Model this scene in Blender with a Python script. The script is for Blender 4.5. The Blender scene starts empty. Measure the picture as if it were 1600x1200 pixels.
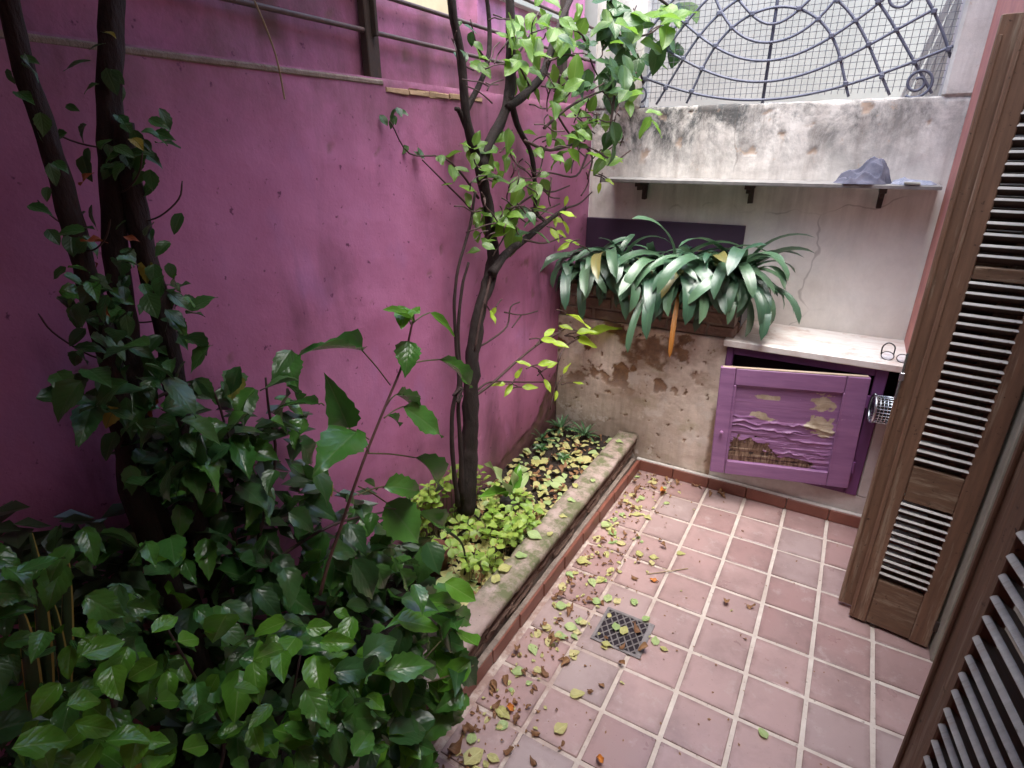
import bpy, math, random
from mathutils import Vector as V, Matrix, noise
import numpy as np
random.seed(11)
R_ = random.uniform
SC = bpy.context.scene
COL = SC.collection

# ------------------------------------------------------------------ camera
CAM = V((0.827, -2.924, 1.780)); FPX = 886.2
RX = V((0.86394919, 0.50354701, -0.00567537)); FW = V((-0.46637187, 0.79581361, -0.38623565))
RX.normalize(); FW.normalize(); DN = FW.cross(RX).normalized(); RX = DN.cross(FW).normalized()
cd = bpy.data.cameras.new('camera'); cam = bpy.data.objects.new('camera', cd); COL.objects.link(cam)
cd.sensor_width = 36; cd.lens = FPX / 1600 * 36; cd.clip_start = 0.02; cd.clip_end = 200
M = Matrix.Identity(4)
for i in range(3):
    M[i][0] = RX[i]; M[i][1] = -DN[i]; M[i][2] = -FW[i]; M[i][3] = CAM[i]
cam.matrix_world = M
SC.camera = cam

# ------------------------------------------------------------------ light
SUN_EL, SUN_AZ = 74, 135         # overcast: soft light from high above
w = bpy.data.worlds.new('World'); SC.world = w; w.use_nodes = True
nt = w.node_tree; bg = nt.nodes['Background']
sky = nt.nodes.new('ShaderNodeTexSky'); sky.sky_type = 'NISHITA'; sky.sun_disc = False
sky.sun_elevation = math.radians(SUN_EL); sky.sun_rotation = math.radians(SUN_AZ)
sky.air_density = 1.0; sky.dust_density = 3.0; sky.ozone_density = 0.6
nt.links.new(sky.outputs[0], bg.inputs[0]); bg.inputs[1].default_value = 0.15
sd = bpy.data.lights.new('sun', 'SUN'); sd.energy = 1.5; sd.angle = math.radians(50); sd.color = (1.0, 0.985, 0.96)
so = bpy.data.objects.new('sun', sd); COL.objects.link(so)
sdir = V((math.sin(math.radians(SUN_AZ)) * math.cos(math.radians(SUN_EL)), math.cos(math.radians(SUN_AZ)) * math.cos(math.radians(SUN_EL)), math.sin(math.radians(SUN_EL))))
so.rotation_euler = sdir.to_track_quat('Z', 'Y').to_euler()
vs = SC.view_settings; SC.display_settings.display_device = 'sRGB'
vs.view_transform = 'Standard'; vs.look = 'None'; vs.exposure = 2.38; vs.gamma = 1; vs.use_curve_mapping = False

# ------------------------------------------------------------------ pixel -> point
def ray(px, py): return RX * ((px - 800) / FPX) + DN * ((py - 600) / FPX) + FW
def atx(px, py, X): d = ray(px, py); return CAM + d * ((X - CAM.x) / d.x)
def aty(px, py, Y): d = ray(px, py); return CAM + d * ((Y - CAM.y) / d.y)
def atz(px, py, Z): d = ray(px, py); return CAM + d * ((Z - CAM.z) / d.z)
def depth(p): return (p - CAM).dot(FW)
def proj(p):
    c = p - CAM; z = c.dot(FW); return 800 + FPX * c.dot(RX) / z, 600 + FPX * c.dot(DN) / z

# ------------------------------------------------------------------ objects
def tag(o, label=None, cat=None, group=None, kind=None):
    if label: o['label'] = label
    if cat: o['category'] = cat
    if group: o['group'] = group
    if kind: o['kind'] = kind
    return o
def empty(name, loc, label, cat, group=None):
    o = bpy.data.objects.new(name, None); COL.objects.link(o); o.location = loc; o.empty_display_size = .05
    return tag(o, label, cat, group)
class MB:
    def __init__(s): s.v = []; s.f = []; s.uv = None
    def add(s, vs, fs):
        n = len(s.v); s.v += [tuple(x) for x in vs]; s.f += [tuple(i + n for i in f) for f in fs]; return s
    def box(s, lo, hi, c=0.0, j=0.0, M=None):
        (x0, y0, z0), (x1, y1, z1) = lo, hi
        if c <= 0:
            vs = [(x, y, z) for x in (x0, x1) for y in (y0, y1) for z in (z0, z1)]
            fs = [(0, 1, 3, 2), (4, 6, 7, 5), (0, 4, 5, 1), (2, 3, 7, 6), (0, 2, 6, 4), (1, 5, 7, 3)]
        else:
            vs = []; ids = {}
            L = (lo, hi)
            for ix in (0, 1):
                for iy in (0, 1):
                    for iz in (0, 1):
                        p = [L[ix][0], L[iy][1], L[iz][2]]; sg = [1 - 2 * ix, 1 - 2 * iy, 1 - 2 * iz]
                        for a in range(3):
                            q = [p[k] + (sg[k] * c if k != a else 0) for k in range(3)]
                            ids[(ix, iy, iz, a)] = len(vs); vs.append(q)
            fs = []
            def I(b, a): return ids[(b[0], b[1], b[2], a)]
            for a in range(3):
                o1, o2 = [k for k in range(3) if k != a]
                for sd_ in (0, 1):
                    qs = []
                    for u, w_ in ((0, 0), (1, 0), (1, 1), (0, 1)):
                        b = [0, 0, 0]; b[a] = sd_; b[o1] = u; b[o2] = w_; qs.append(I(b, a))
                    fl = (sd_ == 1) != (a == 1)
                    fs.append(tuple(qs if fl else qs[::-1]))
                for u in (0, 1):
                    for w_ in (0, 1):
                        b0 = [0, 0, 0]; b0[o1] = u; b0[o2] = w_; b1 = list(b0); b1[a] = 1
                        q = (I(b0, o1), I(b1, o1), I(b1, o2), I(b0, o2)); fs.append(q)
            for b in ((x, y, z) for x in (0, 1) for y in (0, 1) for z in (0, 1)):
                fs.append((I(b, 0), I(b, 1), I(b, 2)))
        if j: vs = [tuple(k + R_(-j, j) for k in p) for p in vs]
        if M is not None: vs = [M @ V(p) for p in vs]
        return s.add(vs, fs)
    def tube(s, pts, rad, n=8, cap=True, bump=0.0, flat=None):
        pts = [V(p) for p in pts]; m = len(pts)
        if not hasattr(rad, '__len__'): rad = [rad] * m
        vs = []; up = None
        for i, p in enumerate(pts):
            t = (pts[min(i + 1, m - 1)] - pts[max(i - 1, 0)])
            t = t.normalized() if t.length > 1e-9 else V((0, 0, 1))
            if up is None:
                up = V((0, 0, 1)) if abs(t.z) < .9 else V((1, 0, 0))
            a = (up - t * up.dot(t))
            a = a.normalized() if a.length > 1e-6 else t.orthogonal().normalized()
            up = a; b = t.cross(a)
            for k in range(n):
                th = 2 * math.pi * k / n; r = rad[i]
                if bump: r *= 1 + bump * noise.noise(V((p.x * 14 + math.cos(th) * 1.3, p.y * 14 + math.sin(th) * 1.3, p.z * 14)))
                vs.append(p + a * (r * math.cos(th)) + b * (r * math.sin(th)))
        fs = []
        for i in range(m - 1):
            for k in range(n):
                k2 = (k + 1) % n
                fs.append((i * n + k, i * n + k2, (i + 1) * n + k2, (i + 1) * n + k))
        if cap: fs.append(tuple(range(n))[::-1]); fs.append(tuple((m - 1) * n + k for k in range(n)))
        return s.add(vs, fs)
    def lathe(s, c, prof, n=24):
        vs = []; fs = []; m = len(prof)
        for r, z in prof:
            for k in range(n):
                t = 2 * math.pi * k / n; vs.append((c[0] + r * math.cos(t), c[1] + r * math.sin(t), c[2] + z))
        for i in range(m - 1):
            for k in range(n):
                k2 = (k + 1) % n; fs.append((i * n + k, i * n + k2, (i + 1) * n + k2, (i + 1) * n + k))
        return s.add(vs, fs)
    def mesh(s, name, mat, off=None, smooth=False):
        me = bpy.data.meshes.new(name)
        vs = s.v if off is None else [(p[0] - off[0], p[1] - off[1], p[2] - off[2]) for p in s.v]
        me.from_pydata(vs, [], s.f); me.update()
        for m_ in (mat if isinstance(mat, (list, tuple)) else [mat]): me.materials.append(m_)
        if smooth: me.polygons.foreach_set('use_smooth', [True] * len(me.polygons))
        return me
def part(name, mb, mat, root, smooth=False, label=None, kind=None):
    """mesh given in world coordinates, child of root"""
    off = V(root.location)
    if root.parent: off = off + V(root.parent.location)
    me = mb.mesh(name, mat, off, smooth)
    o = bpy.data.objects.new(name, me); COL.objects.link(o); o.parent = root
    return tag(o, label, None, None, kind)
def inst(name, me, root, M):
    o = bpy.data.objects.new(name, me); COL.objects.link(o)
    M = M.copy()
    if root is not None: o.parent = root; M.translation = M.translation - V(root.location)
    o.matrix_basis = M
    return o
def thing(name, mb, mat, loc, label, cat, group=None, smooth=False, kind=None):
    me = mb.mesh(name, mat, loc, smooth); o = bpy.data.objects.new(name, me); COL.objects.link(o); o.location = loc
    return tag(o, label, cat, group, kind)
def smoothline(pts, k=4):
    pts = [V(p) for p in pts]; out = []
    P = [pts[0] * 2 - pts[1]] + pts + [pts[-1] * 2 - pts[-2]]
    for i in range(1, len(P) - 2):
        a, b, c, d = P[i - 1], P[i], P[i + 1], P[i + 2]
        for q in range(k):
            t = q / k
            out.append(.5 * ((2 * b) + (c - a) * t + (2 * a - 5 * b + 4 * c - d) * t * t + (3 * b - a - 3 * c + d) * t ** 3))
    out.append(pts[-1]); return out
def lerp(a, b, t): return a + (b - a) * t

# ------------------------------------------------------------------ materials
class NT:
    def __init__(s, name):
        s.m = bpy.data.materials.new(name); s.m.use_nodes = True; s.t = s.m.node_tree
        s.b = s.t.nodes['Principled BSDF']; s.out = s.t.nodes['Material Output']
    def n(s, typ, **kw):
        x = s.t.nodes.new('ShaderNode' + typ)
        for k, v in kw.items(): setattr(x, k, v)
        return x
    def l(s, a, b): s.t.links.new(a, b)
    def val(s, sock, v):
        if hasattr(v, 'default_value') or hasattr(v, 'links'): s.l(v, sock)
        else: sock.default_value = v
    def coord(s, k='Object'): return s.n('TexCoord').outputs[k]
    def mapp(s, co, sc=(1, 1, 1), loc=(0, 0, 0), rot=(0, 0, 0)):
        m = s.n('Mapping'); s.l(co, m.inputs[0]); m.inputs['Scale'].default_value = sc; m.inputs['Location'].default_value = loc
        m.inputs['Rotation'].default_value = rot; return m.outputs[0]
    def noise(s, co, scale, det=4, rough=.6, dist=0):
        x = s.n('TexNoise'); s.l(co, x.inputs['Vector']); x.inputs['Scale'].default_value = scale; x.inputs['Detail'].default_value = det
        x.inputs['Roughness'].default_value = rough; x.inputs['Distortion'].default_value = dist; return x.outputs['Fac']
    def ramp(s, f, a, b, c0=0.0, c1=1.0):
        x = s.n('MapRange'); x.clamp = True; s.l(f, x.inputs[0]); x.inputs[1].default_value = a; x.inputs[2].default_value = b
        x.inputs[3].default_value = c0; x.inputs[4].default_value = c1; return x.outputs[0]
    def mix(s, f, a, b, mode='MIX'):
        x = s.n('Mix'); x.data_type = 'RGBA'; x.blend_type = mode
        s.val(x.inputs[0], f)
        for i, v in ((6, a), (7, b)):
            if isinstance(v, tuple): x.inputs[i].default_value = (*v, 1)
            else: s.l(v, x.inputs[i])
        return x.outputs[2]
    def math(s, op, a, b=0.0, c=None):
        x = s.n('Math', operation=op); s.val(x.inputs[0], a); s.val(x.inputs[1], b)
        if c is not None: s.val(x.inputs[2], c)
        return x.outputs[0]
    def bump(s, h, st=.3, dist=.01):
        x = s.n('Bump'); x.inputs['Strength'].default_value = st; x.inputs['Distance'].default_value = dist; s.l(h, x.inputs['Height']); s.l(x.outputs[0], s.b.inputs['Normal'])
    def col(s, c): s.val(s.b.inputs['Base Color'], (*c, 1) if isinstance(c, tuple) else c)
    def rough(s, r): s.val(s.b.inputs['Roughness'], r)
    def rnd(s): return s.n('ObjectInfo').outputs['Random']
    def attr(s, nm): return s.n('Attribute', attribute_name=nm).outputs['Fac']
    def sep(s, co): x = s.n('SeparateXYZ'); s.l(co, x.inputs[0]); return x.outputs

def simple(name, a, b=None, scale=20, rough=.7, bump=.2, dist=.004, metal=0, rnd=0.0, stretch=(1, 1, 1)):
    n = NT(name); co = n.mapp(n.coord(), stretch); f = n.noise(co, scale, 6, .65)
    c = n.mix(n.ramp(f, .3, .7), a, b or tuple(x * .6 for x in a))
    if rnd: c = n.mix(rnd, c, n.mix(n.rnd(), tuple(x * .45 for x in a), tuple(min(1, x * 1.6) for x in a)))
    n.col(c); n.rough(rough); n.b.inputs['Metallic'].default_value = metal
    if bump: n.bump(n.noise(co, scale * 2.5, 6), bump, dist)
    return n.m

def wood_mat(name, dark, lite, axis='Z', worn=.45, paint=None):
    n = NT(name); co = n.coord()
    st = {'Z': (14, 14, 1), 'X': (1, 14, 14), 'Y': (14, 1, 14)}[axis]
    g = n.noise(n.mapp(co, st), 6, 8, .65, .4)
    big = n.noise(n.mapp(co, tuple(.35 * k for k in st)), 5, 6, .7)
    c = n.mix(n.ramp(g, .3, .7), dark, tuple(k * 1.7 for k in dark))
    c = n.mix(n.ramp(big, 1 - worn - .04, 1 - worn + .06), c, n.mix(n.ramp(g, .35, .65), tuple(k * .75 for k in lite), lite))
    sp = n.noise(co, 60, 4, .7); c = n.mix(n.ramp(sp, .62, .72), c, tuple(k * .4 for k in dark))
    if paint: c = n.mix(n.ramp(n.noise(co, 9, 5, .7), .58, .62), c, paint)
    n.col(c); n.rough(n.ramp(g, .2, .8, .55, .8)); n.bump(g, .5, .003)
    return n.m

def leaf_mat(name, a, b, vein, rough=.3, trans=.25, coat=0.0, veins=True, yellow=None, back=None, spec=.5):
    n = NT(name); uv = n.sep(n.coord('UV')); u, v = uv[0], uv[1]
    r = n.rnd()
    d = n.math('ABSOLUTE', n.math('SUBTRACT', v, .5))
    mid = n.ramp(d, .012, .035, 1, 0)
    fold = n.math('SUBTRACT', u, n.math('MULTIPLY', d, .75))
    sv = n.math('ABSOLUTE', n.math('SINE', n.math('MULTIPLY', fold, 19)))
    ved = n.ramp(sv, 0, .3, 1, 0)
    c = n.mix(r, a, b)
    lp = n.noise(n.mapp(n.coord('UV'), (1, .6, 1)), 4, 4); c = n.mix(n.ramp(lp, .35, .7, 0, .35), c, tuple(min(1, k * 1.5) for k in a))
    if yellow:
        r2 = n.math('FRACT', n.math('MULTIPLY', r, 7.31)); c = n.mix(n.ramp(r2, .975, .99), c, yellow)
    if veins: c = n.mix(n.math('MULTIPLY', ved, .16), c, vein)
    c = n.mix(n.math('MULTIPLY', mid, .7), c, vein)
    if back:
        c = n.mix(n.n('NewGeometry').outputs['Backfacing'], c, back)
    sp = n.noise(n.mapp(n.coord('Object'), (1, 1, 1)), 14, 3); c = n.mix(n.ramp(sp, .72, .78, 0, .5), c, (.12, .07, .02))
    n.col(c); n.rough(rough); n.b.inputs['Specular IOR Level'].default_value = spec
    if veins: n.bump(n.math('ADD', n.math('MULTIPLY', n.ramp(sv, 0, .9), .16), n.math('ADD', n.math('MULTIPLY', n.ramp(d, 0, .08), .4), n.math('MULTIPLY', n.noise(n.mapp(n.coord('UV'), (1, 1, 1)), 5, 3), .45))), .28, .006)
    else: n.bump(n.noise(n.mapp(n.coord('UV'), (1, 26, 1)), 3, 2), .25, .004)
    if trans:
        t = n.n('BsdfTranslucent'); n.l(n.mix(.55, c, tuple(min(1, k * 2.2) for k in b)), t.inputs[0])
        mx = n.n('MixShader'); mx.inputs[0].default_value = trans
        n.l(n.b.outputs[0], mx.inputs[1]); n.l(t.outputs[0], mx.inputs[2]); n.l(mx.outputs[0], n.out.inputs[0])
    return n.m

# plaster on the purple wall: damp dark runs, mould, scuffs, and (attribute chip) places where it has come off
def purple_mat():
    n = NT('purple_plaster'); co = n.coord(); z = n.sep(co)[2]
    base = n.mix(n.ramp(n.noise(co, 2.2, 5, .6), .35, .7), (.42, .14, .27), (.55, .215, .395))
    runs = n.noise(n.mapp(co, (1, 2.2, .6)), 2.6, 5, .6, .4); blot = n.noise(co, 1.7, 4, .55)
    st = n.math('MULTIPLY', n.ramp(runs, .46, .7), n.ramp(blot, .4, .6))
    c = n.mix(n.math('MULTIPLY', st, .72), base, (.085, .035, .055))
    pale = n.math('MULTIPLY', n.ramp(n.noise(n.mapp(co, (1, 1.5, .8), (3, 1, 7)), 3.3, 3), .58, .75), .5)
    c = n.mix(pale, c, (.42, .2, .42))
    gr = n.math('MULTIPLY', n.ramp(z, 1.72, 1.98), n.ramp(n.noise(co, 5, 5, .7), .35, .65))
    c = n.mix(n.math('MULTIPLY', gr, .6), c, (.16, .1, .1))
    c = n.mix(n.ramp(n.noise(co, 34, 3, .6), .66, .72), c, (.17, .05, .12))
    ch = n.attr('chip')
    brown = n.mix(n.ramp(n.noise(co, 18, 6, .7), .35, .65), (.22, .14, .1), (.09, .05, .035))
    c = n.mix(ch, c, brown)
    damp = n.attr('damp'); c = n.mix(damp, c, (.14, .07, .07))
    n.col(c); n.rough(.62); n.b.inputs['Specular IOR Level'].default_value = .35
    h = n.math('ADD', n.math('ADD', n.noise(co, 26, 6, .6), n.math('MULTIPLY', n.noise(n.mapp(co, (1, 1, 3)), 7, 4, .6), .8)), n.math('MULTIPLY', n.noise(co, 110, 3, .6), .4)); n.bump(h, .28, .007)
    return n.m
def white_mat():
    n = NT('weathered_whitewash'); co = n.coord(); s = n.sep(co); z = s[2]
    base = n.mix(n.ramp(n.noise(co, 3, 5, .6), .3, .7), (.82, .79, .74), (.72, .68, .62))
    # grey black mould under the sill, brownish vertical streaks growing denser up to shelf height
    mould = n.math('MULTIPLY', n.ramp(n.noise(n.mapp(co, (1, 1, .7)), 5.5, 10, .8, .3), .4, .6), n.ramp(z, 1.6, 1.9, .2, 1.3))
    left = n.math('MULTIPLY', n.ramp(s[0], .9, -.3, .6, 1.3), n.ramp(z, 2.03, 1.975, .25, 1))
    c = n.mix(n.math('MULTIPLY', n.math('MULTIPLY', mould, left), .78), base, (.085, .09, .09))
    c = n.mix(n.math('MULTIPLY', n.math('MULTIPLY', n.ramp(n.noise(n.mapp(co, (5, 1, .4)), 3, 5), .45, .75), n.ramp(z, 1.3, 1.58)), .5), c, (.2, .16, .14))
    fl = n.math('MULTIPLY', n.ramp(n.noise(co, 9, 7, .75), .63, .66), n.ramp(z, 1.6, 1.7)); c = n.mix(n.math('MULTIPLY', fl, .7), c, (.52, .4, .3))
    # hairline cracks
    v = n.n('TexVoronoi'); v.feature = 'DISTANCE_TO_EDGE'; v.inputs['Scale'].default_value = 1.3
    dd = n.n('Mix'); dd.data_type = 'VECTOR'; dd.inputs[0].default_value = .12; n.l(co, dd.inputs[4])
    nz = n.n('TexNoise'); nz.inputs['Scale'].default_value = 6; n.l(co, nz.inputs['Vector']); n.l(nz.outputs['Color'], dd.inputs[5]); n.l(dd.outputs[1], v.inputs['Vector'])
    cr = n.math('MULTIPLY', n.ramp(v.outputs['Distance'], .0015, .005, 1, 0), n.ramp(n.noise(co, 2, 2), .5, .56)); c = n.mix(n.math('MULTIPLY', cr, .38), c, (.15, .12, .1))
    ch = n.attr('chip'); c = n.mix(ch, c, n.mix(n.noise(co, 30, 5), (.56, .45, .36), (.36, .26, .19)))
    n.col(c); n.rough(.8)
    n.bump(n.math('ADD', n.noise(co, 30, 6, .65), n.math('MULTIPLY', mould, -.3)), .35, .006)
    return n.m
def block_mat():
    n = NT('stained_block_plaster'); co = n.coord(); s = n.sep(co)
    base = n.mix(n.ramp(n.noise(co, 5, 6, .65), .3, .7), (.78, .67, .58), (.62, .51, .43))
    w1 = n.ramp(s[0], .45, -.45, 0, 1)
    rust = n.math('MULTIPLY', n.ramp(n.noise(n.mapp(co, (1, 1, 1.4)), 4.2, 8, .7, .4), .44, .62), n.ramp(s[2], .3, .75, .25, 1))
    c = n.mix(n.math('MULTIPLY', rust, n.math('MULTIPLY_ADD', w1, .62, .12)), base, (.2, .095, .04))
    grime = n.math('MULTIPLY', n.ramp(n.noise(n.mapp(co, (4, 1, .6), (2, 0, 0)), 4, 6, .7), .45, .75), w1); c = n.mix(n.math('MULTIPLY', grime, .5), c, (.1, .07, .045))
    low = n.math('MULTIPLY', n.ramp(s[2], .5, .2), n.math('MULTIPLY', n.ramp(s[0], .0, -.35), .65)); c = n.mix(low, c, (.13, .085, .05))
    grn = n.math('MULTIPLY', n.ramp(n.noise(co, 6, 4, .6), .56, .7), .4); c = n.mix(grn, c, (.3, .27, .13))
    pl = n.math('MULTIPLY', n.ramp(n.noise(n.mapp(co, (1, 1, 1), (5, 2, 1)), 7, 6, .7), .55, .6), .5); c = n.mix(pl, c, (.66, .6, .55))
    sp = n.ramp(n.noise(co, 45, 4, .75), .64, .7); c = n.mix(n.math('MULTIPLY', sp, .7), c, (.13, .07, .045))
    ch = n.attr('chip'); c = n.mix(ch, c, n.mix(n.ramp(n.noise(co, 24, 6, .7), .35, .65), (.3, .16, .08), (.14, .075, .045)))
    n.col(c); n.rough(.85); n.bump(n.math('ADD', n.noise(co, 22, 8, .7), n.math('MULTIPLY', sp, -.4)), .55, .008)
    return n.m
def tile_mat():
    n = NT('terracotta_tile'); co = n.coord(); r = n.rnd(); ge = n.n('NewGeometry').outputs['Position']
    c = n.mix(r, (.33, .205, .195), (.42, .285, .27))
    r2 = n.math('FRACT', n.math('MULTIPLY', r, 5.7)); c = n.mix(n.ramp(r2, .6, .95, 0, .8), c, (.36, .29, .28))
    c = n.mix(n.ramp(n.noise(ge, 7, 6, .65), .35, .75, 0, .5), c, (.3, .215, .2))
    c = n.mix(n.ramp(n.noise(ge, 3.4, 6, .7), .48, .74, 0, .6), c, (.18, .12, .115))
    c = n.mix(n.ramp(n.noise(ge, 85, 3, .7), .66, .74, 0, .6), c, (.12, .07, .06))
    c = n.mix(n.ramp(n.noise(ge, 12, 6, .75), .56, .68, 0, .6), c, (.44, .35, .33))
    lo = n.sep(n.coord('Object')); e = n.math('MAXIMUM', n.math('ABSOLUTE', lo[0]), n.math('ABSOLUTE', lo[1]))
    ed = n.math('MULTIPLY', n.ramp(e, .072, .093), n.ramp(n.noise(ge, 11, 5, .7), .38, .66)); c = n.mix(n.math('MULTIPLY', ed, .75), c, (.15, .095, .085))
    n.col(c); n.rough(n.ramp(n.noise(ge, 6, 4), .3, .7, .25, .55)); n.b.inputs['Specular IOR Level'].default_value = .55
    n.bump(n.noise(ge, 40, 5, .6), .15, .004)
    return n.m
def door_paint():
    n = NT('flaking_purple_paint'); co = n.coord(); f = n.noise(n.mapp(co, (1, 1, 7)), 5, 6, .6)
    c = n.mix(n.ramp(f, .3, .7), (.235, .11, .245), (.33, .165, .325))
    c = n.mix(n.ramp(n.noise(co, 40, 4, .7), .66, .72), c, (.4, .27, .4))
    bare = n.attr('bare'); c = n.mix(bare, c, n.mix(n.ramp(n.noise(co, 30, 4), .4, .6), (.5, .43, .32), (.38, .31, .22)))
    rot = n.attr('rot'); c = n.mix(rot, c, n.mix(n.ramp(n.noise(n.mapp(co, (7, 1, 1)), 14, 5, .7), .4, .6), (.085, .042, .022), (.26, .175, .12)))
    n.col(c); n.rough(.5); n.bump(f, .25, .004)
    return n.m
def marble_mat():
    n = NT('worn_marble'); co = n.coord(); f = n.noise(n.mapp(co, (1, 2.5, 1)), 5, 8, .65, 1.2)
    c = n.mix(n.ramp(f, .42, .7), (.82, .79, .75), (.6, .48, .42)); c = n.mix(n.ramp(n.noise(co, 12, 6, .7), .58, .7, 0, .5), c, (.42, .28, .2))
    n.col(c); n.rough(.4); n.bump(n.noise(co, 60, 4), .1, .002); return n.m
def concrete_mat():
    n = NT('cement_coping'); co = n.coord(); s = n.sep(co); f = n.noise(co, 9, 7, .65)
    c = n.mix(n.ramp(f, .3, .7), (.29, .21, .185), (.4, .32, .29))
    c = n.mix(n.math('MULTIPLY', n.ramp(s[1], -.36, -.2), n.ramp(n.noise(co, 14, 6, .7), .4, .6)), c, (.12, .13, .06))
    c = n.mix(n.ramp(n.noise(co, 70, 3, .7), .64, .72), c, (.08, .06, .05))
    n.col(c); n.rough(.8); n.bump(n.noise(co, 40, 7, .7), .5, .006); return n.m

M_purple = purple_mat(); M_white = white_mat(); M_block = block_mat(); M_tile = tile_mat(); M_paint = door_paint(); M_marble = marble_mat(); M_cop = concrete_mat()
def grout_mat():
    n = NT('pale_grout'); ge = n.n('NewGeometry').outputs['Position']; x = n.sep(ge)[0]
    c = n.mix(n.ramp(n.noise(ge, 5, 6, .7), .35, .65), (.62, .56, .5), (.46, .38, .33))
    c = n.mix(n.math('MULTIPLY', n.ramp(x, .5, .05), n.ramp(n.noise(ge, 9, 5, .7), .35, .55)), c, (.3, .2, .17))
    c = n.mix(n.ramp(n.noise(ge, 60, 4, .7), .62, .7), c, (.2, .15, .13))
    n.col(c); n.rough(.85); n.bump(n.noise(ge, 90, 5), .4, .004); return n.m
M_grout = grout_mat()
M_skirt = simple('red_skirting_tile', (.24, .088, .06), (.17, .065, .048), 12, .45, .15, rnd=.15)
M_brick = simple('old_brown_brick', (.3, .2, .16), (.15, .095, .075), 22, .9, .8, .01, rnd=.25)
M_brick2 = simple('crumbling_edge_brick', (.23, .15, .115), (.1, .06, .045), 30, .95, .9, .012, rnd=.25, stretch=(1, .5, 3))
M_mortar = simple('rough_mortar', (.33, .27, .23), (.2, .155, .13), 25, .95, .7, .008)
M_soil = simple('dark_soil', (.035, .024, .018), (.015, .01, .008), 40, .95, .9, .012)
M_salmon = simple('salmon_wall_paint', (.62, .25, .16), (.55, .21, .14), 5, .75, .2)
M_pink = simple('dull_pink_edge', (.6, .25, .2), (.42, .16, .16), 12, .75, .2)
M_jamb = simple('pale_grey_green_frame', (.4, .4, .33), (.3, .29, .23), 8, .6, .2, stretch=(4, 4, 1))
M_wood = wood_mat('weathered_brown_wood', (.15, .082, .05), (.36, .26, .18), 'Z', .42)
M_woodh = wood_mat('weathered_brown_rail', (.13, .075, .045), (.34, .25, .17), 'X', .45)
M_slat = wood_mat('worn_lit_slat_edge', (.42, .36, .32), (.7, .67, .63), 'X', .6)  # edge wear and the light on the edges share one pale colour
M_slatg = wood_mat('worn_lit_slat_edge_near', (.26, .2, .165), (.5, .46, .42), 'Y', .6)
M_slatd = wood_mat('shaded_slat_face', (.045, .024, .016), (.1, .065, .045), 'X', .3)  # shade on the slat undersides put into a dark colour
M_grey = wood_mat('grey_old_board', (.3, .265, .24), (.5, .47, .44), 'Z', .5)
M_shelf = simple('grey_slate_shelf', (.32, .31, .3), (.17, .165, .16), 14, .6, .4)
M_iron = simple('blue_grey_iron', (.135, .145, .2), (.085, .09, .125), 40, .5, .2, metal=.0)
M_wire = simple('thin_galvanised_wire', (.2, .2, .22), (.15, .15, .17), 40, .5, 0, metal=.3)
M_rust = simple('dark_rusty_iron', (.035, .026, .024), (.06, .035, .025), 30, .75, .4)
M_rail = simple('rail_pipe_paint', (.13, .085, .085), (.08, .055, .055), 30, .55, .2)
M_dark = simple('dark_cavity', (.02, .012, .02), (.012, .008, .012), 10, .9, 0)  # near black that paints the darkness of unlit hollows
M_darkpurple = simple('dark_purple_board', (.05, .022, .055), (.035, .016, .04), 8, .6, .1)
M_frame = simple('purple_cabinet_frame', (.17, .055, .18), (.11, .035, .12), 14, .55, .2, stretch=(1, 1, .4))
M_bluep = simple('dark_blue_plastic', (.035, .045, .075), (.03, .04, .065), 8, .35, 0)
M_blackp = simple('black_plastic_pot', (.018, .016, .016), (.03, .024, .02), 10, .4, 0)
M_terra = simple('terracotta_pot_clay', (.16, .055, .038), (.1, .036, .026), 14, .7, .2)
M_steel = simple('bright_steel', (.62, .66, .7), (.5, .55, .6), 10, .25, 0, metal=.9)
M_ragd = simple('blue_grey_rag', (.17, .17, .22), (.06, .065, .1), 14, .95, .3, .003)
M_ragl = simple('pale_blue_cloth', (.33, .35, .43), (.22, .24, .31), 16, .95, .3, .003)
M_yellow = simple('yellowish_wall', (.62, .55, .34), (.48, .42, .26), 4, .8, .2)
M_far = simple('pale_neighbour_wall', (.4, .4, .355), (.28, .285, .25), 1.8, .85, .2)
M_bark = simple('dark_brown_bark', (.026, .015, .013), (.011, .007, .006), 26, .85, .9, .01, stretch=(1, 1, .35))
M_bark2 = simple('dark_red_brown_bark', (.036, .018, .016), (.016, .009, .008), 26, .85, .9, .01, stretch=(1, 1, .35))
M_twig = simple('thin_brown_twig', (.075, .04, .035), (.045, .025, .022), 40, .7, .2)
M_straw = simple('dry_straw', (.42, .33, .2), (.3, .22, .13), 30, .8, .2)
M_stem = simple('green_stem', (.1, .12, .04), (.1, .06, .03), 20, .5, .1)
M_glass = NT('clear_lens'); M_glass.b.inputs['Transmission Weight'].default_value = .9; M_glass.rough(.05); M_glass.col((.8, .85, .95)); M_glass = M_glass.m
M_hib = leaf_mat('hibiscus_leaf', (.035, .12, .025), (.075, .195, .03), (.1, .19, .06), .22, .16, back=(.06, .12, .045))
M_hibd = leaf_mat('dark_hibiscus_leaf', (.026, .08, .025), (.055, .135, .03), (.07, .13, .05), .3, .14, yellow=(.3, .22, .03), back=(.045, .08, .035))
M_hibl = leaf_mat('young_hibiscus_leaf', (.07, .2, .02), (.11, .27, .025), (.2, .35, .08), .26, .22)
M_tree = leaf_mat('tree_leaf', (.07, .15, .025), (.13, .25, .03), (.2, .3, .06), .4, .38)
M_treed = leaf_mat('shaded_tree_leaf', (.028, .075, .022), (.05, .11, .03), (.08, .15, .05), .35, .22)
M_lime = leaf_mat('lime_leaf', (.26, .42, .03), (.36, .52, .05), (.42, .58, .12), .4, .4)
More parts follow.
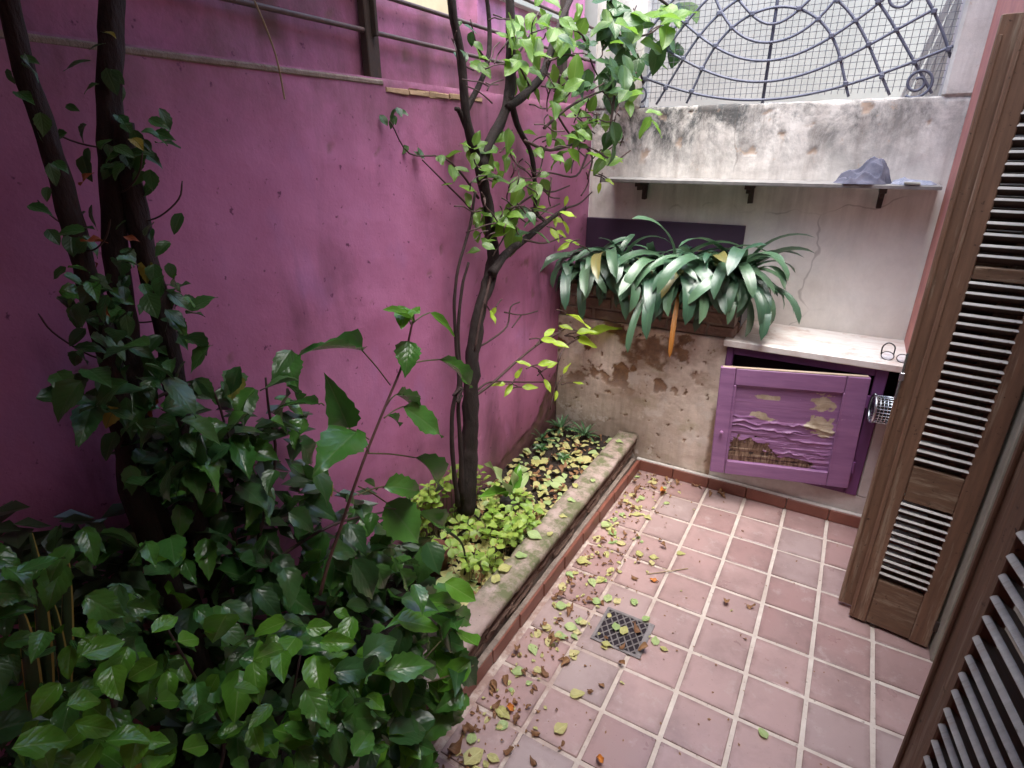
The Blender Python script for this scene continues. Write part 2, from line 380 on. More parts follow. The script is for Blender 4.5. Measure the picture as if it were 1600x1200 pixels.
M_clv = leaf_mat('clivia_leaf', (.03, .085, .05), (.11, .2, .11), (.08, .16, .08), .3, .1, veins=False, spec=1.0, yellow=(.25, .2, .05))
M_clvb = leaf_mat('browned_clivia_leaf', (.3, .13, .02), (.33, .1, .02), (.3, .17, .05), .5, .2, veins=False)
M_cov = leaf_mat('ground_plant_leaf', (.15, .29, .04), (.38, .48, .1), (.3, .45, .1), .4, .3)
M_pale = leaf_mat('pale_fallen_leaf', (.36, .36, .12), (.5, .44, .22), (.55, .55, .28), .6, .15)
M_palg = leaf_mat('green_fallen_leaf', (.24, .35, .13), (.38, .45, .2), (.45, .55, .25), .55, .15)
M_brn = leaf_mat('brown_fallen_leaf', (.16, .075, .035), (.26, .14, .06), (.1, .05, .03), .7, .05)
M_org = leaf_mat('orange_fallen_leaf', (.55, .2, .03), (.5, .17, .03), (.35, .12, .03), .6, .1)
M_red = leaf_mat('russet_leaf', (.22, .05, .02), (.3, .09, .02), (.2, .08, .03), .6, .15)
M_ros = leaf_mat('rosette_leaf', (.05, .12, .055), (.07, .16, .06), (.1, .2, .08), .4, .1, veins=False)
M_snk = leaf_mat('snake_plant_leaf', (.03, .06, .02), (.04, .07, .025), (.05, .08, .03), .4, .05, veins=False)
M_snky = leaf_mat('snake_plant_margin', (.36, .27, .06), (.4, .3, .07), (.4, .3, .08), .45, .05, veins=False)

# ------------------------------------------------------------------ leaf meshes
def leaf_mesh(name, mat, ratio=.55, shape='ovate', fold=.25, curl=.25, wav=.03, teeth=0.0, n=7, seed=0, twist=0.0):
    rd = random.Random(seed); vs = []; uv = []; fs = []; cols = (-1, -.55, 0, .55, 1)
    for i in range(n + 1):
        u = i / n
        if shape == 'ovate': wdt = math.sin(math.pi * u ** .72) ** .8 if 0 < u < 1 else 0
        elif shape == 'acum': wdt = math.sin(math.pi * u ** .66) ** 1.05 if 0 < u < 1 else 0
        elif shape == 'round': wdt = math.sqrt(max(0, 1 - (2 * u - 1) ** 2))
        elif shape == 'obov': wdt = math.sin(math.pi * u ** 1.3) ** .85 if 0 < u < 1 else 0
        else: wdt = math.sin(math.pi * min(1, u * .98 + .02)) ** .7 if 0 < u < 1 else 0
        wdt = max(wdt, .02) * ratio / 2
        if teeth and 0 < i < n: wdt *= 1 + (teeth if i % 2 else -teeth)
        tw = twist * (u - .3)
        for v in cols:
            y = v * wdt; z = fold * abs(v) * wdt - curl * (u ** 2) * .5 + wav * math.sin(u * 9 + (2 if v > 0 else 0) + seed) * abs(v)
            x = u - curl * .18 * u ** 2 + (teeth * .1 * abs(v) if teeth else 0)
            y2 = y * math.cos(tw) - z * math.sin(tw) * .6; z2 = z * math.cos(tw) + y * math.sin(tw)
            vs.append((x, y2, z2)); uv.append((u, v * .5 * min(1, wdt / (ratio / 2) + .15) + .5))
    for i in range(n):
        for k in range(4):
            a = i * 5 + k; fs.append((a, a + 5, a + 6, a + 1))
    return uvmesh(name, vs, fs, uv, mat)
def uvmesh(name, vs, fs, uv, mat):
    me = bpy.data.meshes.new(name); me.from_pydata([tuple(v) for v in vs], [], fs); me.update()
    me.materials.append(mat); L = me.uv_layers.new(name='UVMap'); li = [0] * len(me.loops); me.loops.foreach_get('vertex_index', li)
    flat = []
    for i in li: flat += uv[i]
    L.data.foreach_set('uv', flat); me.polygons.foreach_set('use_smooth', [True] * len(me.polygons)); return me
def strap_mesh(name, mat, w=.09, e0=60, e1=-70, n=12, fold=.22, side=0.0, tip=.72):
    vs = []; uv = []; fs = []; p = V((0, 0, 0)); L = 1 / n; yaw = 0
    for i in range(n + 1):
        u = i / n; e = math.radians(e0 + (e1 - e0) * (u ** 1.15))
        d = V((math.cos(e) * math.cos(yaw), math.cos(e) * math.sin(yaw), math.sin(e))); nr = V((-math.sin(e) * math.cos(yaw), -math.sin(e) * math.sin(yaw), math.cos(e))); sd_ = V((-math.sin(yaw), math.cos(yaw), 0))
        ww = w / 2 * (min(1, .55 + u * 1.2)) * (1 if u < tip else math.sqrt(max(0, 1 - ((u - tip) / (1 - tip)) ** 2)) + .03)
        for v in (-1, -.5, 0, .5, 1):
            vs.append(p + sd_ * (v * ww) + nr * (fold * abs(v) * ww)); uv.append((u, v * .5 + .5))
        p = p + d * L; yaw += side / n
    for i in range(n):
        for k in range(4):
            a = i * 5 + k; fs.append((a, a + 5, a + 6, a + 1))
    return uvmesh(name, vs, fs, uv, mat)
def lmat(base, tip, up, width, ratio):
    d = tip - base; L = d.length; x = d / L
    up = V(up); s = up.cross(x)
    s = s.normalized() if s.length > 1e-4 else x.orthogonal().normalized()
    z = x.cross(s); ky = width / ratio if width else L
    return Matrix(((x.x * L, s.x * ky, z.x * L, base.x), (x.y * L, s.y * ky, z.y * L, base.y), (x.z * L, s.z * ky, z.z * L, base.z), (0, 0, 0, 1)))
def put(root, me, base, tip, up, width=None, ratio=.55, name='leaf'):
    return inst(name, me, root, lmat(V(base), V(tip), up, width, ratio))
def fam(nm, mat, k=4, **kw):
    r = random.Random(hash(nm) % 1000 if False else len(nm) * 7)
    out = []
    for i in range(k):
        q = dict(kw); q['curl'] = kw.get('curl', .3) * r.uniform(.3, 1.8); q['fold'] = kw.get('fold', .25) * r.uniform(.3, 1.6); q['wav'] = kw.get('wav', .03) * r.uniform(.5, 1.6); q['twist'] = r.uniform(-.6, .6) * kw.get('twist', 1)
        out.append(leaf_mesh(nm, mat, seed=i, **q))
    return out
H_D = fam('leaf_hibiscus', M_hib, 9, ratio=.58, shape='acum', teeth=.075, n=13, wav=.04, curl=.5, fold=.4)
H_S = fam('leaf_hibiscus_dark', M_hibd, 8, ratio=.58, shape='acum', teeth=.06, n=11, wav=.035, curl=.5, fold=.35)
H_L = fam('leaf_hibiscus_young', M_hibl, 4, ratio=.6, teeth=.04, n=9, wav=.03, curl=.3, fold=.35)
T_L = fam('leaf_tree', M_tree, 5, ratio=.6, n=6, curl=.3)
T_D = fam('leaf_tree_shaded', M_treed, 4, ratio=.6, n=6, curl=.3)
LIME = fam('leaf_lime', M_lime, 4, ratio=.42, n=6, curl=.35, twist=.4)
COV = fam('leaf_ground', M_cov, 4, ratio=.72, shape='obov', n=5, curl=.25, twist=.5)
PALE = fam('fallen_pale', M_pale, 5, ratio=.62, n=6, curl=.2, wav=.07, fold=.2, twist=.3)
PALG = fam('fallen_green', M_palg, 4, ratio=.66, n=6, curl=.15, wav=.06, fold=.2, twist=.3)
BRN = fam('fallen_brown', M_brn, 6, ratio=.5, n=6, curl=.6, wav=.14, fold=.9, twist=1.2)
ORG = fam('fallen_orange', M_org, 2, ratio=.5, n=6, curl=.4, wav=.12, fold=.8, twist=1)
REDL = fam('leaf_russet', M_red, 2, ratio=.45, n=6, curl=.5, wav=.1, fold=.6, twist=1)

# ------------------------------------------------------------------ plaster sheets with real relief
def plaster(name, root, mat, o, du, dv, nu, nv, nrm, chipf, dampf=None, amp=.003, seed=0, depthc=.008):
    """o corner, du/dv edge vectors, nrm outward; chipf(u,v,p)->0..1"""
    o = V(o); du = V(du); dv = V(dv); nrm = V(nrm); vs = []; ch = []; dm = []
    loc = V(root.location)
    for j in range(nv + 1):
        for i in range(nu + 1):
            p = o + du * (i / nu) + dv * (j / nv)
            c = chipf(i / nu, j / nv, p)
            edge = min(i, nu - i, j, nv - j)
            h = amp * noise.fractal(p * 5 + V((seed, 0, 0)), 1, 2, 4) - depthc * c
            if edge == 0: h = -.004
            vs.append(p + nrm * h - loc); ch.append(c); dm.append(dampf(i / nu, j / nv, p) if dampf else 0)
    fs = []
    up = du.cross(dv).dot(nrm) > 0
    for j in range(nv):
        for i in range(nu):
            a = j * (nu + 1) + i; q = (a, a + 1, a + nu + 2, a + nu + 1); fs.append(q if up else q[::-1])
    me = bpy.data.meshes.new(name); me.from_pydata([tuple(v) for v in vs], [], fs); me.update(); me.materials.append(mat)
    for nm, ar in (('chip', ch), ('damp', dm)):
        a = me.attributes.new(nm, 'FLOAT', 'POINT'); a.data.foreach_set('value', ar)
    me.polygons.foreach_set('use_smooth', [True] * len(me.polygons))
    ob = bpy.data.objects.new(name, me); COL.objects.link(ob); ob.parent = root
    return ob
def sm(x, a, b):
    t = max(0, min(1, (x - a) / (b - a))); return t * t * (3 - 2 * t)
def fr(p, s, k=5): return noise.fractal(V(p) * s, .9, 2.1, k)

def roughbox(lo, hi, nx, ny, nz, amp, sc, seed=0):
    mb = MB(); lo = V(lo); hi = V(hi); N = (nx, ny, nz); idx = {}
    def vid(i, j, k):
        if (i, j, k) not in idx:
            p = V((lerp(lo.x, hi.x, i / nx), lerp(lo.y, hi.y, j / ny), lerp(lo.z, hi.z, k / nz))); e = sum((q in (0, n)) for q, n in zip((i, j, k), N))
            c = (lo + hi) / 2; q = p + V((noise.fractal(p * sc + V((seed, 0, 0)), 1, 2, 3), noise.fractal(p * sc + V((seed, 9, 0)), 1, 2, 3) * .5, noise.fractal(p * sc + V((seed, 0, 9)), 1, 2, 3))) * amp
            if e >= 2: q += V(((-1 if i else 1) * (i in (0, nx)), (-1 if j else 1) * (j in (0, ny)) * .4, (-1 if k else 1) * (k in (0, nz)))) * (amp * 1.1 * (.5 + abs(noise.noise(p * sc * 1.7)) * 2))
            idx[(i, j, k)] = len(mb.v); mb.v.append(tuple(q))
        return idx[(i, j, k)]
    for i in range(nx):
        for j in range(ny):
            mb.f.append((vid(i, j, nz), vid(i + 1, j, nz), vid(i + 1, j + 1, nz), vid(i, j + 1, nz))); mb.f.append((vid(i, j, 0), vid(i, j + 1, 0), vid(i + 1, j + 1, 0), vid(i + 1, j, 0)))
    for j in range(ny):
        for k in range(nz):
            mb.f.append((vid(nx, j, k), vid(nx, j + 1, k), vid(nx, j + 1, k + 1), vid(nx, j, k + 1))); mb.f.append((vid(0, j, k), vid(0, j, k + 1), vid(0, j + 1, k + 1), vid(0, j + 1, k)))
    for i in range(nx):
        for k in range(nz):
            mb.f.append((vid(i, 0, k), vid(i + 1, 0, k), vid(i + 1, 0, k + 1), vid(i, 0, k + 1))); mb.f.append((vid(i, ny, k), vid(i, ny, k + 1), vid(i + 1, ny, k + 1), vid(i + 1, ny, k)))
    return mb

# ================================================================== FLOOR
fl = MB().box((-.03, -4.2, -.12), (1.6, 0.02, -.004))
floor = thing('patio_floor', fl, M_grout, (0.6, -1.5, 0), 'red tiled patio floor with pale joints', 'floor', kind='structure')
tvar = []
for k in range(4):
    tvar.append(MB().box((-.0925, -.0925, -.012), (.0925, .0925, 0), .0022, .0011).mesh('tile', M_tile))
for i in range(0, 8):
    for j in range(0, 18):
        x = i * .2 + .1; y = -j * .2 - .1
        if x > 1.25 and y > -.65: continue
        Mx = Matrix.Translation((x, y, R_(-.0008, .0008))) @ Matrix.Rotation(R_(-.006, .006), 4, 'Z') @ Matrix.Rotation(random.choice((0, 1, 2, 3)) * math.pi / 2, 4, 'Z')
        inst('tile', tvar[(i * 3 + j * 7) % 4], floor, Mx)

# ================================================================== PURPLE WALL
pw = empty('purple_wall', (-.57, -1.6, 0), 'tall purple plastered wall with dark damp stains along the left side', 'wall')
def pchip(u, v, p):
    y, z = p.y, p.z
    line = .26 + max(0, (y + .32)) * .9 - max(0, -.32 - y) * .12
    d = line - z + .05 * fr((0, y, z), 14)
    c = sm(d, 0, .012) * sm(y, -.95, -.6)
    spot = fr((3, y, z), 30, 3) * .5 + .5
    c2 = sm(spot, .86, .9) * sm(d, -.14, -.05)
    mis = sm(fr((9, y, z), 11, 5), .74, .8) * .8
    return max(c * (.65 + .35 * sm(fr((1, y, z), 18), -.2, .3)), c2, mis * 0.6)
def pdamp(u, v, p):
    return max(.75 * sm(p.z, .42 + .1 * fr((0, p.y, 0), 6), .16), .55 * sm(p.y, -.0, .1) * sm(p.z, .9, .3))
plaster('plaster', pw, M_purple, (-.57, -4.2, .0), (0, 4.595, 0), (0, 0, 1.985), 300, 150, (1, 0, 0), pchip, pdamp, .004, 1)
part('core', MB().box((-.8, -4.2, 0), (-.585, .39, 1.97)), M_mortar, pw)
# upper panel stands a little behind the ledge
plaster('upper_panel', pw, M_purple, (-.625, -4.2, 1.94), (0, 5.1, 0), (0, 0, .285), 200, 14, (1, 0, 0), lambda u, v, p: .6 * sm(fr((9, p.y, p.z), 9), .7, .8), lambda u, v, p: .9 * max(sm(abs(p.y + 1.73 + (p.z - 2.1) * .15), .06, .03) * sm(p.z, 2.03, 2.06), .5 * sm(abs(p.y + 1.05), .07, .0)), .004, 4)
part('upper_core', MB().box((-.8, -4.2, 1.971), (-.64, .9, 2.215)), M_mortar, pw)
for k in range(5):       # broken out strip below the ledge where bricks show
    y = -1.34 + k * .115
    part('brick', MB().box((-.6, y, 1.944), (-.567, y + .113, 1.964), .003, .003), simple('ochre_brick', (.42, .29, .18), (.26, .17, .1), 25, .9, .6) if k == 0 else bpy.data.materials['ochre_brick'], pw)
part('ledge_strip', MB().box((-.64, -4.2, 1.965), (-.566, -1.35, 1.98), .004, .002), M_mortar, pw)  # thin mortar coloured strip along the front of the ledge
# railing bolted along the top of the wall
rl = empty('wall_railing', (-.6, -1.37, 1.985), 'rusty pipe railing with dark flat post along the purple wall top', 'railing')
part('post', MB().box((-.615, -1.39, 1.985), (-.585, -1.335, 2.75), .003).box((-.585, -1.368, 2.1), (-.565, -1.356, 2.3), .002), M_rust, rl)
part('post', MB().box((-.615, .02, 1.985), (-.585, .065, 2.6), .003), M_rust, rl)
for z in (2.115, 2.222, 2.38):
    part('rail', MB().tube(smoothline([(-.6, -4, z + R_(0, .01)), (-.6, -2.6, z + .004), (-.597, -1.36, z), (-.6, -.4, z - .006), (-.6, .9, z - .01)]), .0075, 8), M_rail, rl, True)
# yellow wall behind
yw = empty('yellow_building', (-1.6, -1, 0), 'yellowish rendered building wall beyond the purple wall', 'building')
part('wall', MB().box((-1.9, -3.5, 0), (-1.6, .55, 3.6)), M_yellow, yw)
pk = empty('lilac_building', (-1.5, .6, 0), 'lilac painted wall at the far end behind the railing', 'building')
part('wall', MB().box((-1.9, .56, 0), (-1.45, 2.2, 3.3)), M_purple, pk)
part('cornice', MB().box((-1.45, .56, 2.66), (-1.39, 2.2, 2.71), .005), M_far, pk)

# ================================================================== BACK WALL
bw = empty('back_wall', (.3, .45, 0), 'whitewashed mouldy back wall with an opening filled by the iron grille', 'wall')
def wchip(u, v, p):
    a = sm(fr((p.x, 2, p.z), 10, 6), .62, .68) * sm(p.z, 1.66, 1.74)
    b = sm(fr((p.x, 7, p.z), 16, 5), .8, .85) * sm(p.x, .0, -.4) * .6
    return max(a, b)
plaster('plaster', bw, M_white, (-.57, .39, .85), (1.78, 0, 0), (0, 0, 1.115), 170, 110, (0, -1, 0), wchip, None, .005, 7, .005)
part('core', MB().box((-.57, .4, 0), (1.4, .56, 1.955)), M_white, bw)
sill = roughbox((-.57, .3935, 1.94), (1.4, .56, 1.974), 90, 4, 2, .005, 9, 3)
part('sill', sill, M_white, bw, True)
part('pier', MB().box((1.05, .384, 1.966), (1.4, .56, 3.0), .012, .004), M_white, bw)
part('pier', MB().box((-.57, .384, 1.966), (-.3, .56, 3.0), .012, .004), M_white, bw)
part('lintel', MB().box((-.3, .39, 2.86), (1.05, .56, 3.0), .01), M_white, bw)
nb = thing('niche_board', MB().box((-.5695, .362, 1.09), (.337, .384, 1.385), .003), M_darkpurple, (-.1, .37, 1.09), 'dark purple board fixed to the white wall behind the strap leaved plants', 'board')

# masonry bench
mbn = empty('masonry_bench', (.3, .2, 0), 'stained plaster masonry bench along the back wall carrying trough and counter', 'bench')
def bchip(u, v, p):
    x, z = p.x, p.z
    f = fr((x + 3, 0, z), 6.5, 6); g = fr((x, 5, z), 26, 4)
    a = sm(f, .3, .36) * sm(z, .38, .6) * sm(x, .38, .12)
    d = math.hypot((x - .0) / .2, (z - .74) / .1) + .5 * fr((x, 1, z), 12); a = max(a, .85 * sm(d, .95, .8) * sm(fr((x, 3, z), 9), -.5, .0))
    b = sm(g, .62, .7) * .9
    e = sm(x, .355 + .02 * fr((x, 0, z), 20), .375) * sm(z, .52, .42) * .8
    return max(a, b, e)
plaster('front_plaster', mbn, M_block, (-.57, 0, 0), (.96, 0, 0), (0, 0, .868), 150, 130, (0, -1, 0), bchip, None, .006, 3, .007)
part('body', MB().box((-.57, .012, 0), (.388, .389, .866)).box((.39, .012, 0), (1.2, .389, .165)).box((1.096, .012, .17), (1.2, .389, .61)), M_block, mbn)
M_low = simple('white_cement_patch', (.62, .6, .57), (.46, .42, .39), 10, .85, .4, .006)
part('low_front', MB().box((.392, -.002, 0), (1.2, .012, .168), .003, .001), M_low, mbn)
part('right_front', MB().box((1.098, -.003, .17), (1.2, .012, .612), .003, .001), M_low, mbn)
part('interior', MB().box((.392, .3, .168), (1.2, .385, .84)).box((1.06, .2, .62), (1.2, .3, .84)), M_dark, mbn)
sk = []
x = .0
while x < 1.19:
    w_ = min(.2, 1.2 - x)
    part('skirting_tile', MB().box((x + .0015, -.03, .001), (x + w_ - .0015, -.004, .068 + R_(-.001, .001)), .003), M_skirt, mbn); x += .2
part('skirting_mortar', MB().box((-.02, -.024, .06), (1.2, -.0035, .074), .003, .001), M_low, mbn)

ctr = thing('marble_counter', MB().box((.375, -.035, .842), (1.2, .388, .877), .004, .001), M_marble, (.8, .1, .842), 'worn white marble slab on top of the purple cabinet', 'counter')

# ---- cabinet
cb = empty('purple_cabinet', (.74, 0, .17), 'purple painted cabinet with flaking crooked door standing ajar under the marble slab', 'cabinet')
fm = MB().box((.392, -.012, .17), (.425, .03, .838), .003).box((1.045, -.012, .17), (1.094, .03, .838), .003).box((.426, -.012, .8), (1.044, .03, .838), .003).box((.426, -.012, .17), (1.044, .03, .2), .003)
part('frame', fm, M_frame, cb)
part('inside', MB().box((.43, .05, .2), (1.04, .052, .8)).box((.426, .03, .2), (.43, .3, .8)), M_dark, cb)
# the door: local x from hinge to the free edge, y out of the face, z up
DW, DH = .645, .585; dth = .026
Md = Matrix.Translation((1.045, -.014, .215)) @ Matrix.Rotation(math.radians(180 + 12.5), 4, 'Z') @ Matrix.Rotation(math.radians(1.9), 4, 'Y')
def dbox(x0, x1, z0, z1, y0=0, y1=dth, c=.003): return MB().box((x0, y0, z0), (x1, y1, z1), c, .0006, Md)
door = empty('door', (0, 0, 0), None, None); door.parent = cb; door.location = (0, 0, 0)
def dpart(nm, mb, mat, lab=None): return part(nm, mb, mat, door, False, lab)
dpart('stile', dbox(0, .095, 0, DH, 0, dth), M_paint); dpart('stile', dbox(DW - .07, DW, .003, DH + .004), M_paint)
dpart('rail', dbox(.097, DW - .072, DH - .085, DH, 0, dth - .002), M_paint); dpart('rail', dbox(.097, DW - .072, 0, .075, 0, dth - .002), M_paint)
dpart('top_edge', dbox(.01, DW - .01, DH + .001, DH + .006, .004, dth - .004, .001), simple('pale_bare_wood', (.5, .4, .3), (.4, .3, .22), 20, .8, .2))
dpart('bead', MB().box((.092, dth - .006, .075), (.1, dth + .003, DH - .085), .002, 0, Md), M_paint); dpart('bead', MB().box((DW - .08, dth - .006, .075), (DW - .07, dth + .003, DH - .085), .002, 0, Md), M_paint)
# panel: warped ply with split, lifted layers in the lower half, paint gone in places
nu, nv = 170, 170; pv = []; bare = []; rot = []
for j in range(nv + 1):
    for i in range(nu + 1):
        u, v = i / nu, j / nv; X = .09 + u * (DW - .15); Z = .07 + v * (DH - .15); uu = 1 - u   # uu: left to right as seen
        nz = noise.fractal(V((uu * 7, v * 9, 0)), 1, 2, 4)
        y = .008
        lines = noise.fractal(V((uu * 1.6, v * 26, 3)), .8, 2.2, 4)
        low = sm(v, .62, .35)
        y += .0035 * lines * (.25 + low)
        for (c0, amp_, x0, x1, wd) in ((.52, .018, 0, 1, .02), (.46, .019, .0, .75, .014), (.42, .012, .5, 1, .012), (.3, .008, .35, .9, .012), (.585, .014, 0, .25, .02), (.36, .01, .3, 1, .016), (.15, .012, .45, 1, .018), (.2, .009, .5, 1, .02)):
            cc = c0 + .05 * noise.noise(V((uu * 5, c0 * 30, 1))) + .02 * noise.noise(V((uu * 17, c0 * 30, 2)))
            k = sm(uu, x0 - .02, x0 + .05) * sm(uu, x1 + .02, x1 - .05)
            if v > cc: y += amp_ * .7 * (.3 + 1.1 * abs(noise.noise(V((uu * 6, c0 * 50, 7))))) * k * math.exp(-((v - cc) / wd) ** 2)
        # hole bottom left
        dh = math.hypot((uu - .22) / .24, (v - .13) / .2) + .45 * noise.fractal(V((uu * 14, v * 18, 5)), 1, 2, 3); dh2 = math.hypot((uu - .6) / .3, (v - .05) / .07) + .3 * nz
        rt = max(sm(dh, 1.0, .94), sm(dh2, 1.05, .99))
        y -= .0055 * rt; y += rt * .0025 * noise.fractal(V((uu * 26, v * 3, 1)), 1, 2, 2)
        b = 0
        for cx, cz, rx, rz in ((.34, .86, .12, .028), (.83, .84, .09, .11), (.86, .6, .14, .09), (.89, .5, .1, .07), (.29, .64, .07, .035), (.34, .6, .1, .03)):
            d = math.hypot((uu - cx) / rx, (v - cz) / rz) + .8 * noise.fractal(V((uu * 11, v * 15, cx * 9)), .9, 2, 4)
            b = max(b, sm(d, 1.0, .965))
        pv.append(Md @ V((X, y, Z))); bare.append(b * (1 - rt)); rot.append(rt)
pf = [(j * (nu + 1) + i, j * (nu + 1) + i + 1, (j + 1) * (nu + 1) + i + 1, (j + 1) * (nu + 1) + i) for j in range(nv) for i in range(nu)]
pf = [f[::-1] for f in pf]
pm = MB().add(pv, pf); po = part('panel', pm, M_paint, door, False, 'flaking purple panel with split layers and a rotten hole at lower left')
for nm, ar in (('bare', bare), ('rot', rot)):
    a = po.data.attributes.new(nm, 'FLOAT', 'POINT'); a.data.foreach_set('value', ar)
dpart('backing', dbox(.09, DW - .065, .07, DH - .08, -.002, -.0005, 0), M_rust)
kb = MB()
cp = Md @ V((DW - .035, dth, DH * .42))
kd = (Md.to_3x3() @ V((0, 1, 0))).normalized()
kb.tube([cp, cp + kd * .012, cp + kd * .016, cp + kd * .024, cp + kd * .027], [.004, .004, .009, .009, .003], 10); dpart('knob', kb, M_paint)
for zz in (.09, .44): dpart('hinge', MB().tube([Md @ V((-.004, dth + .002, zz)), Md @ V((-.004, dth + .002, zz + .06))], .006, 8), M_frame)
door.name = 'door'

# metal strainer basket poking out of the recess, glasses on the counter
bk = empty('wire_basket', (1.13, -.06, .66), 'shiny perforated metal cylinder poking out between the cabinet and the shutter', 'strainer')
bc = V((1.066, -.08, .672)); ax = V((1, .12, 0)).normalized(); u1 = V((0, 0, 1)); u2 = ax.cross(u1)
mb = MB(); r = .062
for k in range(11): mb.tube([bc + ax * (k * .014) + u1 * (r * math.cos(t)) + u2 * (r * math.sin(t)) for t in [2 * math.pi * q / 20 for q in range(21)]], .0021, 5)
for q in range(26):
    t = 2 * math.pi * q / 26; e = u1 * (r * math.cos(t)) + u2 * (r * math.sin(t)); mb.tube([bc + e, bc + e + ax * .145], .0021, 5)
part('mesh_side', mb, M_steel, bk, True, kind='stuff')
rm = MB()
for rr in (r + .002,):
    rm.tube([bc - ax * .004 + u1 * (rr * math.cos(t)) + u2 * (rr * math.sin(t)) for t in [2 * math.pi * q / 28 for q in range(29)]], .006, 8)
part('rim', rm, M_steel, bk, True)
part('dark_core', MB().tube([bc + ax * .01, bc + ax * .15], r * .93, 20), M_blackp, bk, True)  # black tube painted in for the darkness inside the basket
part('support', MB().box((1.1, -.0035, .5), (1.2, .2, .606), .003), M_low, mbn)
gl = empty('eyeglasses', (1.08, .03, .878), 'small dark rimmed eyeglasses lying on right end of the marble slab', 'glasses')
gc = V((1.075, .03, .881))
def ring(c, a, b, rx, ry, n=20): return [c + a * (rx * math.cos(2 * math.pi * q / n)) + b * (ry * math.sin(2 * math.pi * q / n)) for q in range(n + 1)]
for sx in (0, 1):
    c0 = gc + V((sx * .06, -sx * .01, .012)); A = V((1, -.1, 0)).normalized(); B = V((0, .5, .7)).normalized()
    rim_ = part('rim', MB().tube(ring(c0, A, B, .025, .02), .0022, 6), M_blackp, gl, True)
    lv = ring(c0, A, B, .024, .019)[:-1]; part('lens', MB().add(lv, [tuple(range(20))]), M_glass, gl)
part('temple', MB().tube(smoothline([gc + V((-.026, 0, .015)), gc + V((-.025, .01, .05)), gc + V((-.005, .015, .068)), gc + V((.02, .012, .055)), gc + V((.022, .005, .02))]), .003, 6), M_blackp, gl, True)

# ---- brick trough
tr = empty('brick_trough', (-.05, .1, .868), 'brown brick trough on the masonry bench holding the strap leaved plants', 'planter')
for row in range(3):
    z0 = .87 + row * .066; x = -.56 - (row % 2) * .1; k = 0
    while x < .41:
        x1 = min(x + .205, .415); xa = max(x, -.565)
        if x1 - xa > .03:
            part('brick', MB().box((xa + .004, .004 + R_(-.004, .004), z0 + .004), (x1 - .004, .1, z0 + .062), .006, .003), M_brick, tr)
        x += .21
    for k, y in enumerate((.105, .24)):
        part('brick', MB().box((.32, y + .003, z0 + .004), (.415 + R_(-.004, .004), min(y + .13, .385), z0 + .062), .006, .003), M_brick, tr)
part('mortar', MB().box((-.563, .012, .869), (.405, .09, 1.062)).box((.33, .09, .869), (.405, .383, 1.062)), M_mortar, tr)
bxl = MB()
for (lo, hi) in (((-.55, .11, .9), (.38, .118, 1.1)), ((-.55, .37, .9), (.38, .378, 1.1)), ((.372, .12, .9), (.42, .37, 1.1))): bxl.box(lo, hi, .003)
thing('plastic_liner', bxl, M_bluep, (0, .25, .9), 'dark blue plastic trough liner showing at the right end of the brick trough', 'planter box')
part('soil', MB().box((-.55, .12, .95), (.37, .37, 1.06), .01, .006), M_soil, tr)

